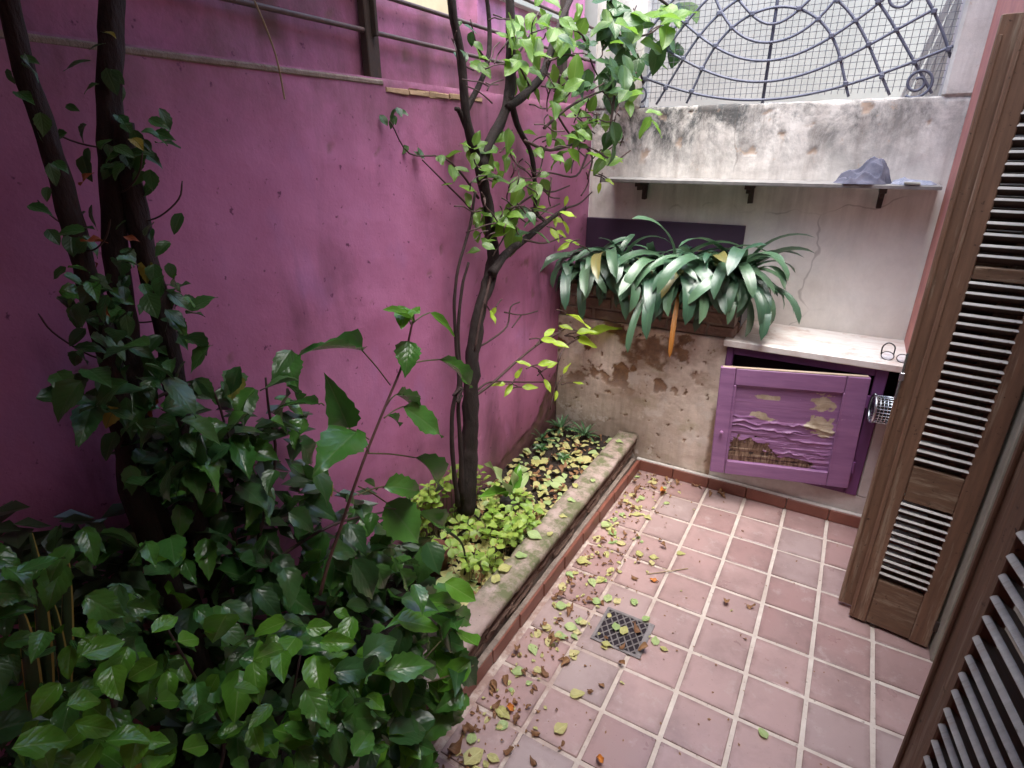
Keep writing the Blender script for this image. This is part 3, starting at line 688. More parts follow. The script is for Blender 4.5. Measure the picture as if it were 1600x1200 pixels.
# ---- clivia
STR = [strap_mesh('strap', M_clv, w=R_(.085, .118), e0=e0, e1=e1, side=sd_) for e0, e1, sd_ in ((76, -60, .5), (62, -95, -.5), (48, -85, .4), (72, -85, 0), (38, -80, -.6), (82, -20, .3), (50, -105, .3), (62, -105, -.4), (70, -70, .6), (30, -88, .2))]
STB = strap_mesh('strap_brown', M_clvb, w=.1, e0=-35, e1=-92); STH = strap_mesh('strap_hang', M_clv, w=.1, e0=-30, e1=-92)
cl_lab = ['strap leaved clivia in the brick trough, leftmost clump against the purple wall', 'strap leaved clivia clump between the leftmost one and the tall middle clump', 'tallest strap leaved clivia clump in front of the dark purple board, middle of the trough', 'strap leaved clivia clump right of the middle one, above the marble slab corner', 'strap leaved clivia clump at right end of the brick trough, reaching over the slab']
rnd = random.Random(4)
for ci, (x, y, n_, sc) in enumerate(((-.45, .1, 40, .44), (-.26, .13, 36, .44), (-.0, .16, 42, .5), (.2, .13, 36, .46), (.33, .18, 42, .46))):
    rt = empty('clivia_plant', (x, y, 1.06), cl_lab[ci], 'plant', 'clivia clumps in the brick trough')
    for k in range(n_):
        a = rnd.uniform(-170, -10) if k < n_ * .78 else rnd.uniform(0, 360)
        a = math.radians(a); back = math.sin(a) > .2
        s_ = sc * rnd.uniform(.62, 1.2) * (.7 if back else 1)
        if ci == 0 and math.cos(a) < -.3: s_ *= .5
        me = STR[rnd.randrange(10)] if not back else STR[5]
        Mx = Matrix.Translation((x + rnd.uniform(-.05, .05), y + rnd.uniform(-.05, .04), 1.06 + rnd.uniform(0, .06))) @ Matrix.Rotation(a, 4, 'Z') @ Matrix.Rotation(rnd.uniform(-.5, .5), 4, 'X') @ Matrix.Rotation(rnd.uniform(-.3, .3), 4, 'Y') @ Matrix.Scale(s_, 4)
        inst('leaf', me, rt, Mx)
    for k in range(11):
        a = math.radians(rnd.uniform(-200, 20)); s_ = sc * rnd.uniform(.62, .85)
        inst('leaf', STR[rnd.choice((0, 3, 0, 8, 1))], rt, Matrix.Translation((x + rnd.uniform(-.08, .08), y + rnd.uniform(-.02, .05), 1.1)) @ Matrix.Rotation(a, 4, 'Z') @ Matrix.Rotation(rnd.uniform(-.3, .3), 4, 'X') @ Matrix.Rotation(rnd.uniform(-.25, .05), 4, 'Y') @ Matrix.Scale(s_, 4))
    if ci == 2:
        inst('leaf', STB, rt, Matrix.Translation((.125, -.035, 1.09)) @ Matrix.Rotation(math.radians(-80), 4, 'Z') @ Matrix.Diagonal((.36, .24, .36, 1)))['label'] = 'orange brown dying leaf hanging down the bench front'
        inst('leaf', STH, rt, Matrix.Translation((-.02, -.03, 1.1)) @ Matrix.Rotation(math.radians(-100), 4, 'Z') @ Matrix.Scale(.39, 4))
    if ci == 4:
        for a, s_, m_ in ((18, .42, 0), (-8, .45, 4), (-25, .4, 2), (-60, .42, 6), (-75, .38, 7), (-45, .4, 6)):
            inst('leaf', STR[m_], rt, Matrix.Translation((x + .03, y - .05, 1.07)) @ Matrix.Rotation(math.radians(a), 4, 'Z') @ Matrix.Scale(s_, 4))

# ---- slate shelf with rags
sh = empty('slate_shelf', (.38, .3, 1.6), 'long thin grey slate shelf on brackets across the white wall', 'shelf')
part('board', MB().box((-.43, .2, 1.597), (1.125, .388, 1.615), .003, .0015), M_shelf, sh)
for x in (-.24, .325, .9):
    part('bracket', MB().box((x, .23, 1.575), (x + .03, .386, 1.596), .002).box((x + .003, .355, 1.5), (x + .027, .386, 1.574), .003, .002).box((x + .006, .25, 1.555), (x + .024, .3, 1.574), .002), M_rust, sh)
def cloth(name, mat, cx, cy, z0, rx, ry, peak, ph, folds, seed, label, n=90):
    vs = []; fs = []
    for j in range(n + 1):
        for i in range(n + 1):
            u, v = i / n * 2 - 1, j / n * 2 - 1
            q = max(abs(u), abs(v)); a = math.atan2(v, u); rad = q * (1 + .18 * noise.noise(V((math.cos(a) * 1.6, math.sin(a) * 1.6, seed))) + .05 * math.sin(9 * a + seed))
            x, y = math.cos(a) * rad, math.sin(a) * rad
            dx, dy = x - peak[0], y - peak[1]; pr_ = math.hypot(dx, dy * .8); pa = math.atan2(dy, dx)
            rid = (1 - abs(math.sin(2.5 * pa + 2.2 * noise.noise(V((x * 1.3, y * 1.3, seed))) + pr_ * 2))) ** 1.6
            par = (1 - abs(math.sin(6 * (y * .9 + x * .3) + 3.5 * noise.noise(V((x * 1.5, y * 1.5, seed + 4)))))) ** 1.5
            z = ph * math.exp(-(pr_ / .48) ** 2.6) + folds * rid * min(1, pr_ * 2.2) + folds * .9 * par * min(1, pr_ * 1.4) + .004
            vs.append((cx + x * rx, cy + y * ry, z0 + z * (1 - q ** 5) + .0015 * (1 - q)))
    for j in range(n):
        for i in range(n):
            a = j * (n + 1) + i; fs.append((a, a + 1, a + n + 2, a + n + 1))
    return thing(name, MB().add(vs, fs), mat, (cx, cy, z0), label, 'rag', None, True)
cloth('rag', M_ragd, .825, .28, 1.6155, .115, .095, (.4, .05), .1, .03, 2, 'crumpled blue grey rag rising to a peak on the slate shelf')
cloth('cloth', M_ragl, 1.02, .275, 1.6155, .09, .07, (-.9, .5), .02, .014, 8, 'flat folded pale blue cloth at right end of the slate shelf')
thing('paper_scrap', MB().box((.985, .195, 1.617), (1.045, .225, 1.628), .003, .002), M_far, (1.015, .21, 1.617), 'small whitish folded scrap on shelf edge in front of pale cloth', 'scrap')

# ================================================================== GRILLE
gr = empty('window_grille', (.32, .42, 1.97), 'blue grey wrought iron spider web grille filling the opening above the back wall', 'grille')
XC = .32
dome = [[(.372, 1.985), (.358, 2.034), (.317, 2.14), (.257, 2.234), (.19, 2.298), (.105, 2.357), (0, 2.386)],
        [(.535, 1.985), (.491, 2.068), (.419, 2.196), (.339, 2.285), (.235, 2.38), (.12, 2.45), (0, 2.475)],
        [(.7, 1.985), (.68, 2.0), (.596, 2.117), (.523, 2.244), (.416, 2.345), (.29, 2.45), (.15, 2.54), (0, 2.57)],
        [(.73, 2.12), (.69, 2.2), (.62, 2.32), (.52, 2.43), (.4, 2.53), (.2, 2.64), (0, 2.66)]]
arcs = [[(0, 2.308), (.105, 2.357), (.17, 2.42)], [(0, 2.236), (.1, 2.252), (.19, 2.298), (.235, 2.38), (.29, 2.45)], [(0, 2.156), (.13, 2.176), (.257, 2.234), (.339, 2.285), (.416, 2.345), (.52, 2.43)],
        [(0, 2.068), (.16, 2.083), (.317, 2.14), (.419, 2.196), (.523, 2.244), (.62, 2.3)], [(0, 1.989), (.2, 1.999), (.358, 2.034), (.491, 2.068), (.596, 2.117), (.73, 2.16)]]
def P2(a, y=.42): return V((XC + a[0], y, a[1]))
def dome_curve(d):
    a = np.array(d); th = np.arctan2(a[:, 1] - 1.975, a[:, 0]); r = np.hypot(a[:, 0], a[:, 1] - 1.975); q = (th - math.pi / 2) ** 2
    co = np.linalg.lstsq(np.stack([np.ones_like(q), q, q * q], 1), r, rcond=None)[0]
    t = np.linspace(min(th), math.pi - min(th), 61); q = (t - math.pi / 2) ** 2; r = co[0] + co[1] * q + co[2] * q * q
    return [(float(r_ * math.cos(t_)), float(1.975 + r_ * math.sin(t_))) for r_, t_ in zip(r, t)]
def arc_curve(d):
    a = np.array(d); x = a[:, 0]; co = np.linalg.lstsq(np.stack([np.ones_like(x), x ** 2, x ** 4], 1), a[:, 1], rcond=None)[0]
    t = np.linspace(-max(x), max(x), 61); return [(float(t_), float(co[0] + co[1] * t_ ** 2 + co[2] * t_ ** 4)) for t_ in t]
DC = [dome_curve(d) for d in dome]; AC = [arc_curve(d) for d in arcs]
for d in DC: part('dome_bar', MB().tube([P2(a) for a in d], .0062, 8), M_iron, gr, True)
for d in AC: part('arc_bar', MB().tube([P2(a, .4085) for a in d], .0062, 8), M_iron, gr, True)
part('upright_bar', MB().tube([P2((0, 1.97), .43), P2((0, 2.9), .43)], .008, 8), M_iron, gr, True)
for d in DC:
    for a_ in AC:
        for sgn in (-1, 1):
            bb = min(((math.hypot(p[0] - q[0], p[1] - q[1]), p) for p in d if p[0] * sgn > .03 for q in a_), key=lambda t: t[0], default=(1, None))
            if bb[0] < .014: part('collar', MB().box((XC + bb[1][0] - .0105, .398, bb[1][1] - .0105), (XC + bb[1][0] + .0105, .43, bb[1][1] + .0105), .004), M_iron, gr)
def spiral(cx, cz, r0, turns, a0, sg): return [V((cx + sg * r * math.cos(a), .415, cz + r * math.sin(a))) for q in range(40) for r, a in [(r0 * (1 - .75 * q / 39), a0 + turns * 2 * math.pi * q / 39)]]
for sg, xx in ((1, .955), (-1, -.315 + .0)):
    part('scroll', MB().tube(spiral(xx, 2.03, .062, 1.7, -2.2, sg), .006, 8), M_iron, gr, True)
    part('scroll', MB().tube(ring(V((.82 if sg > 0 else -.18, .415, 2.37)), V((1, 0, 0)), V((0, 0, 1)), .045, .045, 24), .006, 8), M_iron, gr, True)
wm = MB(); s_ = .0275
k = 0
x = -.29
while x < 1.045: wm.tube([(x, .452, 2.0), (x, .452, 2.85)], .0013, 4, False); x += s_
z = 2.02
while z < 2.85: wm.tube([(-.298, .4546, z), (1.048, .4546, z)], .0013, 4, False); z += s_
part('wire_mesh', wm, M_wire, gr, kind='stuff')
# boards stacked upright behind the grille, pale wall beyond
for k, (xb, xt, tw) in enumerate(((.885, .98, 0), (.925, 1.012, .02), (.955, 1.04, -.01), (.985, 1.066, .01), (1.012, 1.09, .0))):
    th = math.atan2(xt - xb, .4); Mx = Matrix.Translation((xb, .6 + k * .012, 1.9)) @ Matrix.Rotation(th, 4, 'Y')
    o = thing('wooden_board', MB().box((0, 0, 0), (.026, .014, 1.0), .003, .001, Mx), M_grey, (xb, .6, 1.9), ['grey board behind the grille, leftmost and most exposed of the leaning stack', 'second grey board from the left in the stack behind the grille', 'middle grey board of the leaning stack behind the grille', 'grey board next to the white pier but one in the stack behind the grille', 'grey board nearest the white pier in the leaning stack behind the grille'][k], 'board', 'boards leaning behind the grille')
nw = thing('neighbour_wall', MB().box((-1.9, 2.3, 0), (2.8, 2.5, 3.1)), M_far, (.4, 2.4, 0), 'pale rendered neighbour wall seen through the iron grille', 'wall')
yard = thing('neighbour_yard', MB().box((-2, .57, -.1), (2.8, 2.3, -.002)), M_grout, (.4, 1.4, 0), 'pale ground of the yard beyond the back wall', 'ground', kind='structure')

# ================================================================== HOUSE SIDE
hw = empty('house_wall', (1.3, -1.5, 0), 'salmon painted house wall with pale door frame along the right side', 'wall')
part('wall', MB().box((1.166, -.615, 0), (1.75, .382, 3.6)).box((1.19, -4.3, 0), (1.75, -2.12, 3.6)).box((1.19, -2.12, 2.2), (1.75, -.615, 3.6)), M_salmon, hw)
part('wall_edge', MB().box((1.156, -.615, 0), (1.165, .383, 3.6), .002), M_pink, hw)
part('door_frame', MB().box((1.385, -.8, 0), (1.44, -.62, 2.19), .004).box((1.385, -2.11, 0), (1.44, -1.99, 2.19), .004), M_jamb, hw)
part('closed_door', MB().box((1.45, -1.985, .02), (1.49, -.805, 2.18), .004), M_jamb, hw)

ov = empty('shade_slab', (.3, -3, 3), 'added unseen slab shading the near left end of the patio', 'shade_slab')
part('slab', MB().box((-2.2, -6, 3.1), (1.18, -2.48, 3.25), .01), M_far, ov)  # overhead slab added out of view to darken the near left end
part('end_wall', MB().box((-.8, -4.6, 0), (1.18, -4.4, 3.09)), M_salmon, ov)

def shutter(root, a, b, nrm, H, rails, louvres, st, mats, pitch=.032, th=.026, near=False):
    """a,b: floor corners (left,right as seen); nrm: towards the viewer"""
    a = V(a); b = V(b); t = (b - a); W = t.length; t.normalize(); nrm = V(nrm).normalized()
    Mx = Matrix(((t.x, -nrm.x, 0, a.x), (t.y, -nrm.y, 0, a.y), (0, 0, 1, a.z), (0, 0, 0, 1)))   # local y goes away from viewer
    wood, rail_m, slat_m = mats
    def bx(x0, x1, z0, z1, y0=0, y1=th, c=.003): return MB().box((x0, y0, z0), (x1, y1, z1), c, .0007, Mx)
    part('stile', bx(0, st, 0, H), wood, root); part('stile', bx(W - st, W, 0, H), wood, root)
    part('edge_moulding', bx(.006, .014, .02, H - .05, -.005, 0, .0015), wood, root)
    for z0, z1 in rails: part('rail', bx(st + .001, W - st - .001, z0, z1, .002, th - .002), rail_m, root)
    L = W - 2 * st + .006
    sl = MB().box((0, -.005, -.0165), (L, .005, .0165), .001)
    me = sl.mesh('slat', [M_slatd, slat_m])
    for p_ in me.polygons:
        if abs(p_.center.z) > .0158: p_.material_index = 1  # paints slat edges as lit, leaves the faces in the shaded tone
    for z0, z1 in louvres:
        n_ = int((z1 - z0) / pitch); p_ = (z1 - z0) / n_
        for k in range(n_):
            z = z0 + (k + .5) * p_ + R_(-.0018, .0018)
            Ms = Mx @ Matrix.Translation((st - .003, th * .5, z)) @ Matrix.Rotation(math.radians(52 + R_(-6, 6)), 4, 'X') @ Matrix.Rotation(R_(-.009, .009), 4, 'Y')
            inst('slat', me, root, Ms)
    return Mx, W
fs_ = empty('louvred_shutter', (1.25, -.73, 0), 'tall weathered brown louvred shutter folded out at the far edge of the house door', 'shutter')
rails = ((.004, .215), (.58, .722), (1.385, 1.424), (2.02, 2.105)); lv = ((.222, .575), (.728, 1.38), (1.43, 2.015))
ft = V((1.375, -.751, 0)) - V((1.113, -.714, 0)); fn = V((ft.y, -ft.x, 0)); fn = fn if fn.y < 0 else -fn
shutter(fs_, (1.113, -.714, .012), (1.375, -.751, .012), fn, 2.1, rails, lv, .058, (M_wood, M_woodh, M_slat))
# iron catch on the hinge side
for z_ in (.1, 1.5): part('hinge', MB().box((1.372, -.757, z_), (1.4, -.75, z_ + .045), .001), M_rust, fs_)
fb = empty('louvred_shutter', (1.18, -.66, 0), 'second shutter leaf folded behind the far brown louvred one, only its edge showing', 'shutter')
shutter(fb, (1.072, -.655, .02), (1.32, -.672, .02), V((-.06, -1, 0)), 2.09, rails, lv, .058, (M_wood, M_woodh, M_slat))
part('bolt', MB().tube([(1.072, -.667, .95), (1.072, -.667, 1.12)], .004, 8).box((1.066, -.672, 1.02), (1.08, -.66, 1.05), .002), M_steel, fb)
nsh = empty('louvred_shutter', (1.08, -2.2, 0), 'nearest dark louvred shutter at the lower right corner, seen from close by', 'shutter')
na = V((1.058, -2.064, .012)); nd = V((-.178, .984, 0)).normalized() * -1
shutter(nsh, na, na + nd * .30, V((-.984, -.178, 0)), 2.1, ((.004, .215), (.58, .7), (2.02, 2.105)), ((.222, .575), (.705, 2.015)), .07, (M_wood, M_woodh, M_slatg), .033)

# ================================================================== DRAIN
dr = empty('floor_drain', (.345, -1.243, 0), 'square grey metal floor drain grating among fallen leaves', 'drain')
x0, x1, y0, y1 = .245, .445, -1.338, -1.148
part('frame', MB().box((x0, y0, 0), (x1, y0 + .012, .006), .001).box((x0, y1 - .012, 0), (x1, y1, .006), .001).box((x0, y0 + .012, 0), (x0 + .012, y1 - .012, .006), .001).box((x1 - .022, y0 + .012, 0), (x1, y1 - .012, .006), .001), simple('dull_grey_metal', (.24, .22, .22), (.14, .125, .125), 30, .5, .3), dr)
part('dark_plate', MB().box((x0 + .01, y0 + .01, -.003), (x1 - .02, y1 - .01, .0012)), M_dark, dr)  # flat black plate standing in for the dark hole below the grating
gm = MB()
def clipbar(cx, cy, dx, dy):
    lo, hi = -9, 9
    for c, d, a, b in ((cx, dx, x0 + .012, x1 - .022), (cy, dy, y0 + .012, y1 - .012)):
        q0, q1 = (a - c) / d, (b - c) / d; q0, q1 = min(q0, q1), max(q0, q1); lo = max(lo, q0); hi = min(hi, q1)
    if hi - lo > .01: gm.tube([(cx + dx * lo, cy + dy * lo, .0045), (cx + dx * hi, cy + dy * hi, .0045)], .0028, 4, True)
for k in range(-9, 10):
    clipbar(.34 + k * .031, -1.243, math.cos(.95), math.sin(.95)); clipbar(.34 + k * .031, -1.243, math.cos(-.95), math.sin(-.95))
part('grating', gm, bpy.data.materials['dull_grey_metal'], dr)

# ================================================================== PLANTER
pb = empty('planter_bed', (-.3, -1.3, 0), 'long low planting bed along the purple wall with cement coping', 'planter')
for y0_, y1_, dz in ((-.322, -.004, .002), (-2.2, -.325, 0), (-3.6, -2.203, .001)):
    part('coping', roughbox((-.147, y0_, .176), (-.029, y1_, .217 + dz), 5, int((y1_ - y0_) / .025), 2, .0035, 16, y0_), M_cop, pb, True)
for row in range(3):
    y = -.006 - (row % 2) * .1; z0 = .074 + row * .034
    while y > -3.0:
        l = R_(.15, .23)
        part('brick', roughbox((-.13, y - l + .004, z0), (-.046 + R_(-.009, .007), y, z0 + .031), 2, 8, 2, .0045, 30, row), M_brick2, pb); y -= l
part('core', MB().box((-.14, -3.6, 0), (-.056, -.003, .18)), M_mortar, pb)
part('mortar_bed', MB().box((-.05, -3.6, .0), (-.022, -.032, .07), .004, .002), M_mortar, pb)
y = -.03; k = 0
while y > -3.4:
    xo = lerp(.004, -.028, min(1, -y / 2))
    part('skirting_tile', MB().box((xo - .02, y - .2 + .002, .001), (xo, y - .0005, .068 + R_(-.001, .001)), .003, .0005), M_skirt, pb); y -= .2
# soil
ns_, nt_ = 40, 160; sv = []; sf = []
for j in range(nt_ + 1):
    for i in range(ns_ + 1):
        p = V((-.57 + .424 * i / ns_, -.0 - 3.4 * j / nt_, .15)); p.z += .02 * fr(p, 6, 4) + .012 * fr(p, 30, 4); sv.append(p)
for j in range(nt_):
    for i in range(ns_):
        a = j * (ns_ + 1) + i; sf.append((a, a + ns_ + 1, a + ns_ + 2, a + 1))
part('soil', MB().add(sv, sf), M_soil, pb, True)

# ================================================================== CENTRE TREE
def X3(pl, X): return [atx(p[0], p[1], p[2] if len(p) > 2 else X) for p in pl]
def px_r(p, px): return px * depth(p) / FPX / 2
ct = empty('slender_tree', (-.47, -1.15, .15), 'slender dark stemmed tree with forking branches in the planting bed', 'tree')
def branch(root, nm, pl, w0, w1, X, mat, n=10, bump=.35):
    P = smoothline(X3(pl, X), 5)
    if pl[-1][1] <= -90: P += [P[-1] + V((.01 * k, .012 * k, .14 * k)) for k in (1, 2, 3, 4)]
    m = len(P)
    r = [px_r(P[i], lerp(w0, w1, i / (m - 1))) for i in range(m)]
    part(nm, MB().tube(P, r, n, True, bump), mat, root, True); return P
B = {}
TB = atx(729, 790, -.45)
B['trunk'] = branch(ct, 'trunk', [(729, 800), (731, 740), (735, 680), (735, 600), (741, 540), (750, 480), (768, 425), (768, 370), (760, 310), (748, 255)], 26, 16, -.45, M_bark, 12, .6)
B['a'] = branch(ct, 'branch', [(750, 262), (735, 215), (727, 170), (720, 90), (708, 20), (698, -60), (690, -140)], 15, 11, -.45, M_bark)
B['b'] = branch(ct, 'branch', [(752, 262), (765, 222), (785, 185), (797, 140), (797, 60), (795, -40), (790, -140)], 17, 14, -.44, M_bark)
B['c'] = branch(ct, 'branch', [(768, 428), (790, 398), (822, 372), (850, 350), (884, 325)], 15, 6, -.42, M_bark)
B['d'] = branch(ct, 'branch', [(794, 168), (830, 138), (850, 110), (866, 62), (882, 20), (905, -30), (930, -90)], 13, 8, -.42, M_bark)
B['e'] = branch(ct, 'branch', [(797, 150), (808, 195), (828, 235), (836, 285), (838, 330), (850, 345)], 10, 5, -.43, M_bark)
B['f'] = branch(ct, 'branch', [(728, 175), (750, 130), (762, 95), (765, 40), (757, -30)], 9, 6, -.47, M_bark)
B['g'] = branch(ct, 'branch', [(735, 215), (718, 175), (712, 170)], 9, 6, -.46, M_bark, 8)
B['h'] = branch(ct, 'branch', [(905, -30), (960, 5, -.35), (985, 60, -.28), (1005, 130, -.22)], 9, 3, -.42, M_bark, 8)
B['i'] = branch(ct, 'branch', [(905, -60), (1000, -20, -.25), (1060, 20, -.12)], 7, 3, -.42, M_bark, 8)
# thin climbing stems beside the trunk
B['s1'] = branch(ct, 'stem', [(716, 790), (708, 720), (706, 660), (711, 620), (717, 600), (713, 540), (710, 480), (716, 420), (735, 350), (742, 300)], 8, 4, -.44, M_bark2, 8)
B['s2'] = branch(ct, 'stem', [(722, 780), (720, 700), (716, 640), (720, 600), (716, 520), (722, 450), (732, 410)], 8, 4, -.445, M_bark2, 8)
part('knot', MB().tube(smoothline([atx(708, 618, -.43), atx(722, 606, -.425), atx(714, 628, -.42), atx(722, 618, -.42)], 5), .006, 8, True, .4), M_bark2, ct, True)
tw = MB()
def twig(pl, w, X): 
    P = smoothline(X3(pl, X), 4); r = [px_r(q, max(2.2, lerp(w * 1.3, w * .7, i / (len(P) - 1)))) for i, q in enumerate(P)]; tw.tube(P, r, 5, True); return P
TW = []
for pl, wd, X in (([(740, 620), (770, 598), (810, 562), (845, 535), (880, 515)], 4, -.44), ([(742, 545), (765, 532), (792, 510), (798, 480), (812, 472)], 3, -.44), ([(742, 612), (765, 597), (800, 597), (850, 597)], 3, -.44), ([(770, 420), (760, 460), (750, 500), (742, 548)], 5, -.43),
                   ([(788, 488), (815, 492), (840, 486)], 2, -.44), ([(815, 492), (800, 512)], 2, -.44), ([(845, 535), (870, 522), (882, 514)], 3, -.42), ([(872, 565), (885, 540), (920, 520), (935, 512)], 3, -.35), ([(872, 565), (868, 600), (860, 640)], 2, -.36),
                   ([(748, 310), (720, 270), (690, 245), (640, 240), (610, 190)], 3, -.5), ([(752, 350), (730, 320), (700, 290), (660, 250)], 3, -.5), ([(838, 300), (800, 330), (790, 365), (770, 400)], 3, -.42),
                   ([(820, 220), (860, 235), (905, 225), (925, 245), (918, 280)], 4, -.38), ([(918, 240), (900, 275), (860, 270), (830, 270)], 3, -.38), ([(850, 200), (885, 170), (920, 150), (950, 140)], 4, -.36), ([(865, 170), (895, 215), (930, 235)], 3, -.36),
                   ([(884, 325), (905, 318), (925, 300)], 3, -.4), ([(820, 375), (850, 380), (880, 370)], 3, -.4), ([(858, 95), (890, 85), (915, 95)], 3, -.4), ([(760, 95), (745, 70), (735, 30)], 3, -.46), ([(800, 100), (825, 60), (840, 30)], 3, -.43),
                   ([(985, 60, -.28), (1020, 50, -.22), (1050, 20, -.2)], 3, -.25), ([(1005, 100, -.22), (975, 140, -.22), (960, 190, -.2)], 3, -.22), ([(960, 150, -.25), (955, 190, -.24), (950, 230, -.24)], 4, -.24), ([(836, 285), (860, 300), (890, 290)], 3, -.42), ([(740, 110), (725, 100), (706, 60)], 2, -.46),
                   ([(830, 140), (815, 110), (805, 95)], 3, -.42), ([(930, 235), (960, 250, -.3), (985, 235, -.28)], 3, -.3), ([(875, 40), (910, 55), (925, 100), (940, 130)], 3, -.38)):
    TW.append((twig(pl, wd, X)))
rl_ = random.Random(5)
LIGHT = V((.25, .35, .9))
def leafpx(root, fam_, px, py, X, Lpx, ang=None, wr=None, tilt=None, ratio=.6, rg=rl_):
    """a leaf whose stalk end is at px,py in depth plane X; Lpx length in pixels, ang direction in the image (deg, 0 right, 90 down)"""
    b = atx(px, py, X); s_ = depth(b) / FPX; L = Lpx * s_
    a = math.radians(rg.uniform(0, 360) if ang is None else ang); tl = rg.uniform(-.5, .5) if tilt is None else tilt
    d = (RX * math.cos(a) + DN * math.sin(a)) * math.cos(tl) - FW * math.sin(tl)
    up = (LIGHT + V((rg.uniform(-.6, .6), rg.uniform(-.8, .4), rg.uniform(-.3, .3))) - FW * rg.uniform(.2, .9))
    return put(root, rg.choice(fam_), b, b + d * L, up, (L * ratio * (wr or rg.uniform(.85, 1.1))), ratio)
# crown leaves: (px, py, spread, count, size, X, family)
for cx, cy, sx, sy, c_, sz, X, F in ((815, 40, 30, 30, 12, 34, -.4, T_L), (830, 75, 40, 30, 10, 42, -.4, T_L), (860, 20, 40, 25, 12, 34, -.4, T_L), (815, 110, 30, 25, 12, 38, -.4, T_L), (720, 60, 25, 40, 5, 24, -.46, T_D), (745, 90, 15, 20, 5, 28, -.45, T_L),
                                    (960, 30, 35, 40, 26, 40, -.3, T_D), (965, 90, 30, 40, 22, 44, -.28, T_D), (985, 60, 40, 50, 10, 44, -.22, T_L), (1040, 25, 30, 20, 6, 52, -.15, T_L), (1030, 55, 35, 15, 4, 44, -.15, T_D), (995, 150, 25, 25, 6, 44, -.18, T_L), (930, 130, 25, 30, 10, 42, -.3, T_D), (1010, 178, 25, 10, 3, 42, -.15, T_L),
                                    (880, 130, 30, 30, 10, 40, -.38, T_L), (900, 185, 35, 25, 14, 34, -.36, T_L), (870, 225, 40, 25, 12, 30, -.38, T_L), (935, 215, 25, 30, 10, 30, -.3, T_L), (820, 265, 25, 25, 9, 34, -.42, T_L), (800, 330, 20, 30, 7, 42, -.4, T_L), (830, 350, 20, 20, 6, 36, -.4, T_D), (765, 265, 20, 30, 7, 28, -.43, T_L), (790, 225, 15, 20, 6, 34, -.42, T_L),
                                    (735, 235, 22, 14, 7, 32, -.46, T_L), (715, 275, 15, 15, 5, 26, -.48, T_L), (745, 330, 10, 25, 6, 24, -.44, T_L), (752, 380, 8, 18, 5, 20, -.44, T_L), (870, 340, 15, 25, 5, 24, -.4, LIME), (640, 232, 14, 14, 3, 22, -.5, T_D), (612, 180, 12, 12, 5, 20, -.5, T_D), (690, 245, 15, 8, 3, 20, -.49, T_L), (905, 60, 25, 30, 8, 32, -.36, T_D), (955, 215, 8, 20, 5, 36, -.24, T_D)):
    for q in range(int(c_ * 1.2)):
        leafpx(ct, F, rl_.gauss(cx, sx * .6), rl_.gauss(cy, sy * .6), X + rl_.uniform(-.07, .07), sz * rl_.uniform(.65, 1.25), rl_.gauss(75, 75))
for px, py, L, a in ((1032, 40, 58, -20), (945, 280, 18, 30), (935, 272, 20, 200), (938, 285, 18, 100), (955, 245, 22, 30), (885, 490, 50, 30), (900, 520, 36, -5), (915, 522, 58, -12), (900, 528, 40, 20), (895, 515, 25, 200), (845, 530, 30, 10), (850, 526, 28, -40), (862, 535, 30, 15), (790, 600, 24, 180), (800, 600, 26, 120), (815, 605, 28, 0), (805, 592, 22, -60), (850, 592, 26, 60), (855, 575, 20, -30), (880, 585, 22, -60), (895, 598, 20, 0), (870, 610, 18, 100), (840, 570, 30, -10), (830, 572, 26, 200), (905, 383, 26, 200), (890, 380, 24, 150), (880, 345, 24, 60), (870, 360, 20, 30), (765, 485, 28, 60), (775, 480, 20, 120)):
    ar = math.radians(a); twig([(px - math.cos(ar) * 18, py - math.sin(ar) * 18 + 3, -.15 if px > 1000 else -.36 if px > 820 else -.42), (px - math.cos(ar) * 8, py - math.sin(ar) * 8, -.15 if px > 1000 else -.36 if px > 820 else -.42), (px, py, -.15 if px > 1000 else -.36 if px > 820 else -.42)], 1.6, -.3)
    leafpx(ct, LIME if py > 240 else T_L, px, py, (-.15 if px > 1000 else -.36 if px > 820 else -.42), L, a, .9, None, .42 if py > 240 else .6)
rtw = random.Random(3)
for k in range(90):
    cx, cy = rtw.choice(((830, 60), (860, 120), (890, 180), (860, 230), (820, 280), (800, 340), (930, 200), (940, 80), (990, 60), (760, 260), (745, 120), (900, 260))); X = -.38 if cx < 920 else -.27
    x, y = cx + rtw.gauss(0, 28), cy + rtw.gauss(0, 28); a = rtw.uniform(0, 6.28); L = rtw.uniform(18, 50); pl = [(x, y, X)]
    for q in range(3):
        a += rtw.uniform(-.7, .7); x += math.cos(a) * L / 3; y += math.sin(a) * L / 3; pl.append((x, y, X + rtw.uniform(-.03, .03)))
    twig(pl, 2, X)
part('twig', tw, M_twig, ct, True, kind='stuff')
# hanging dead twig on the ledge and stray vine
thing('dry_twig', MB().tube(smoothline([(-.585, -1.83, 2.2), (-.56, -1.80, 2.1), (-.55, -1.775, 2.0), (-.552, -1.765, 1.9)]), [.0025] * 13, 5), M_straw, (-.57, -1.8, 2.0), 'pale dry twig hanging over the purple wall ledge', 'twig')

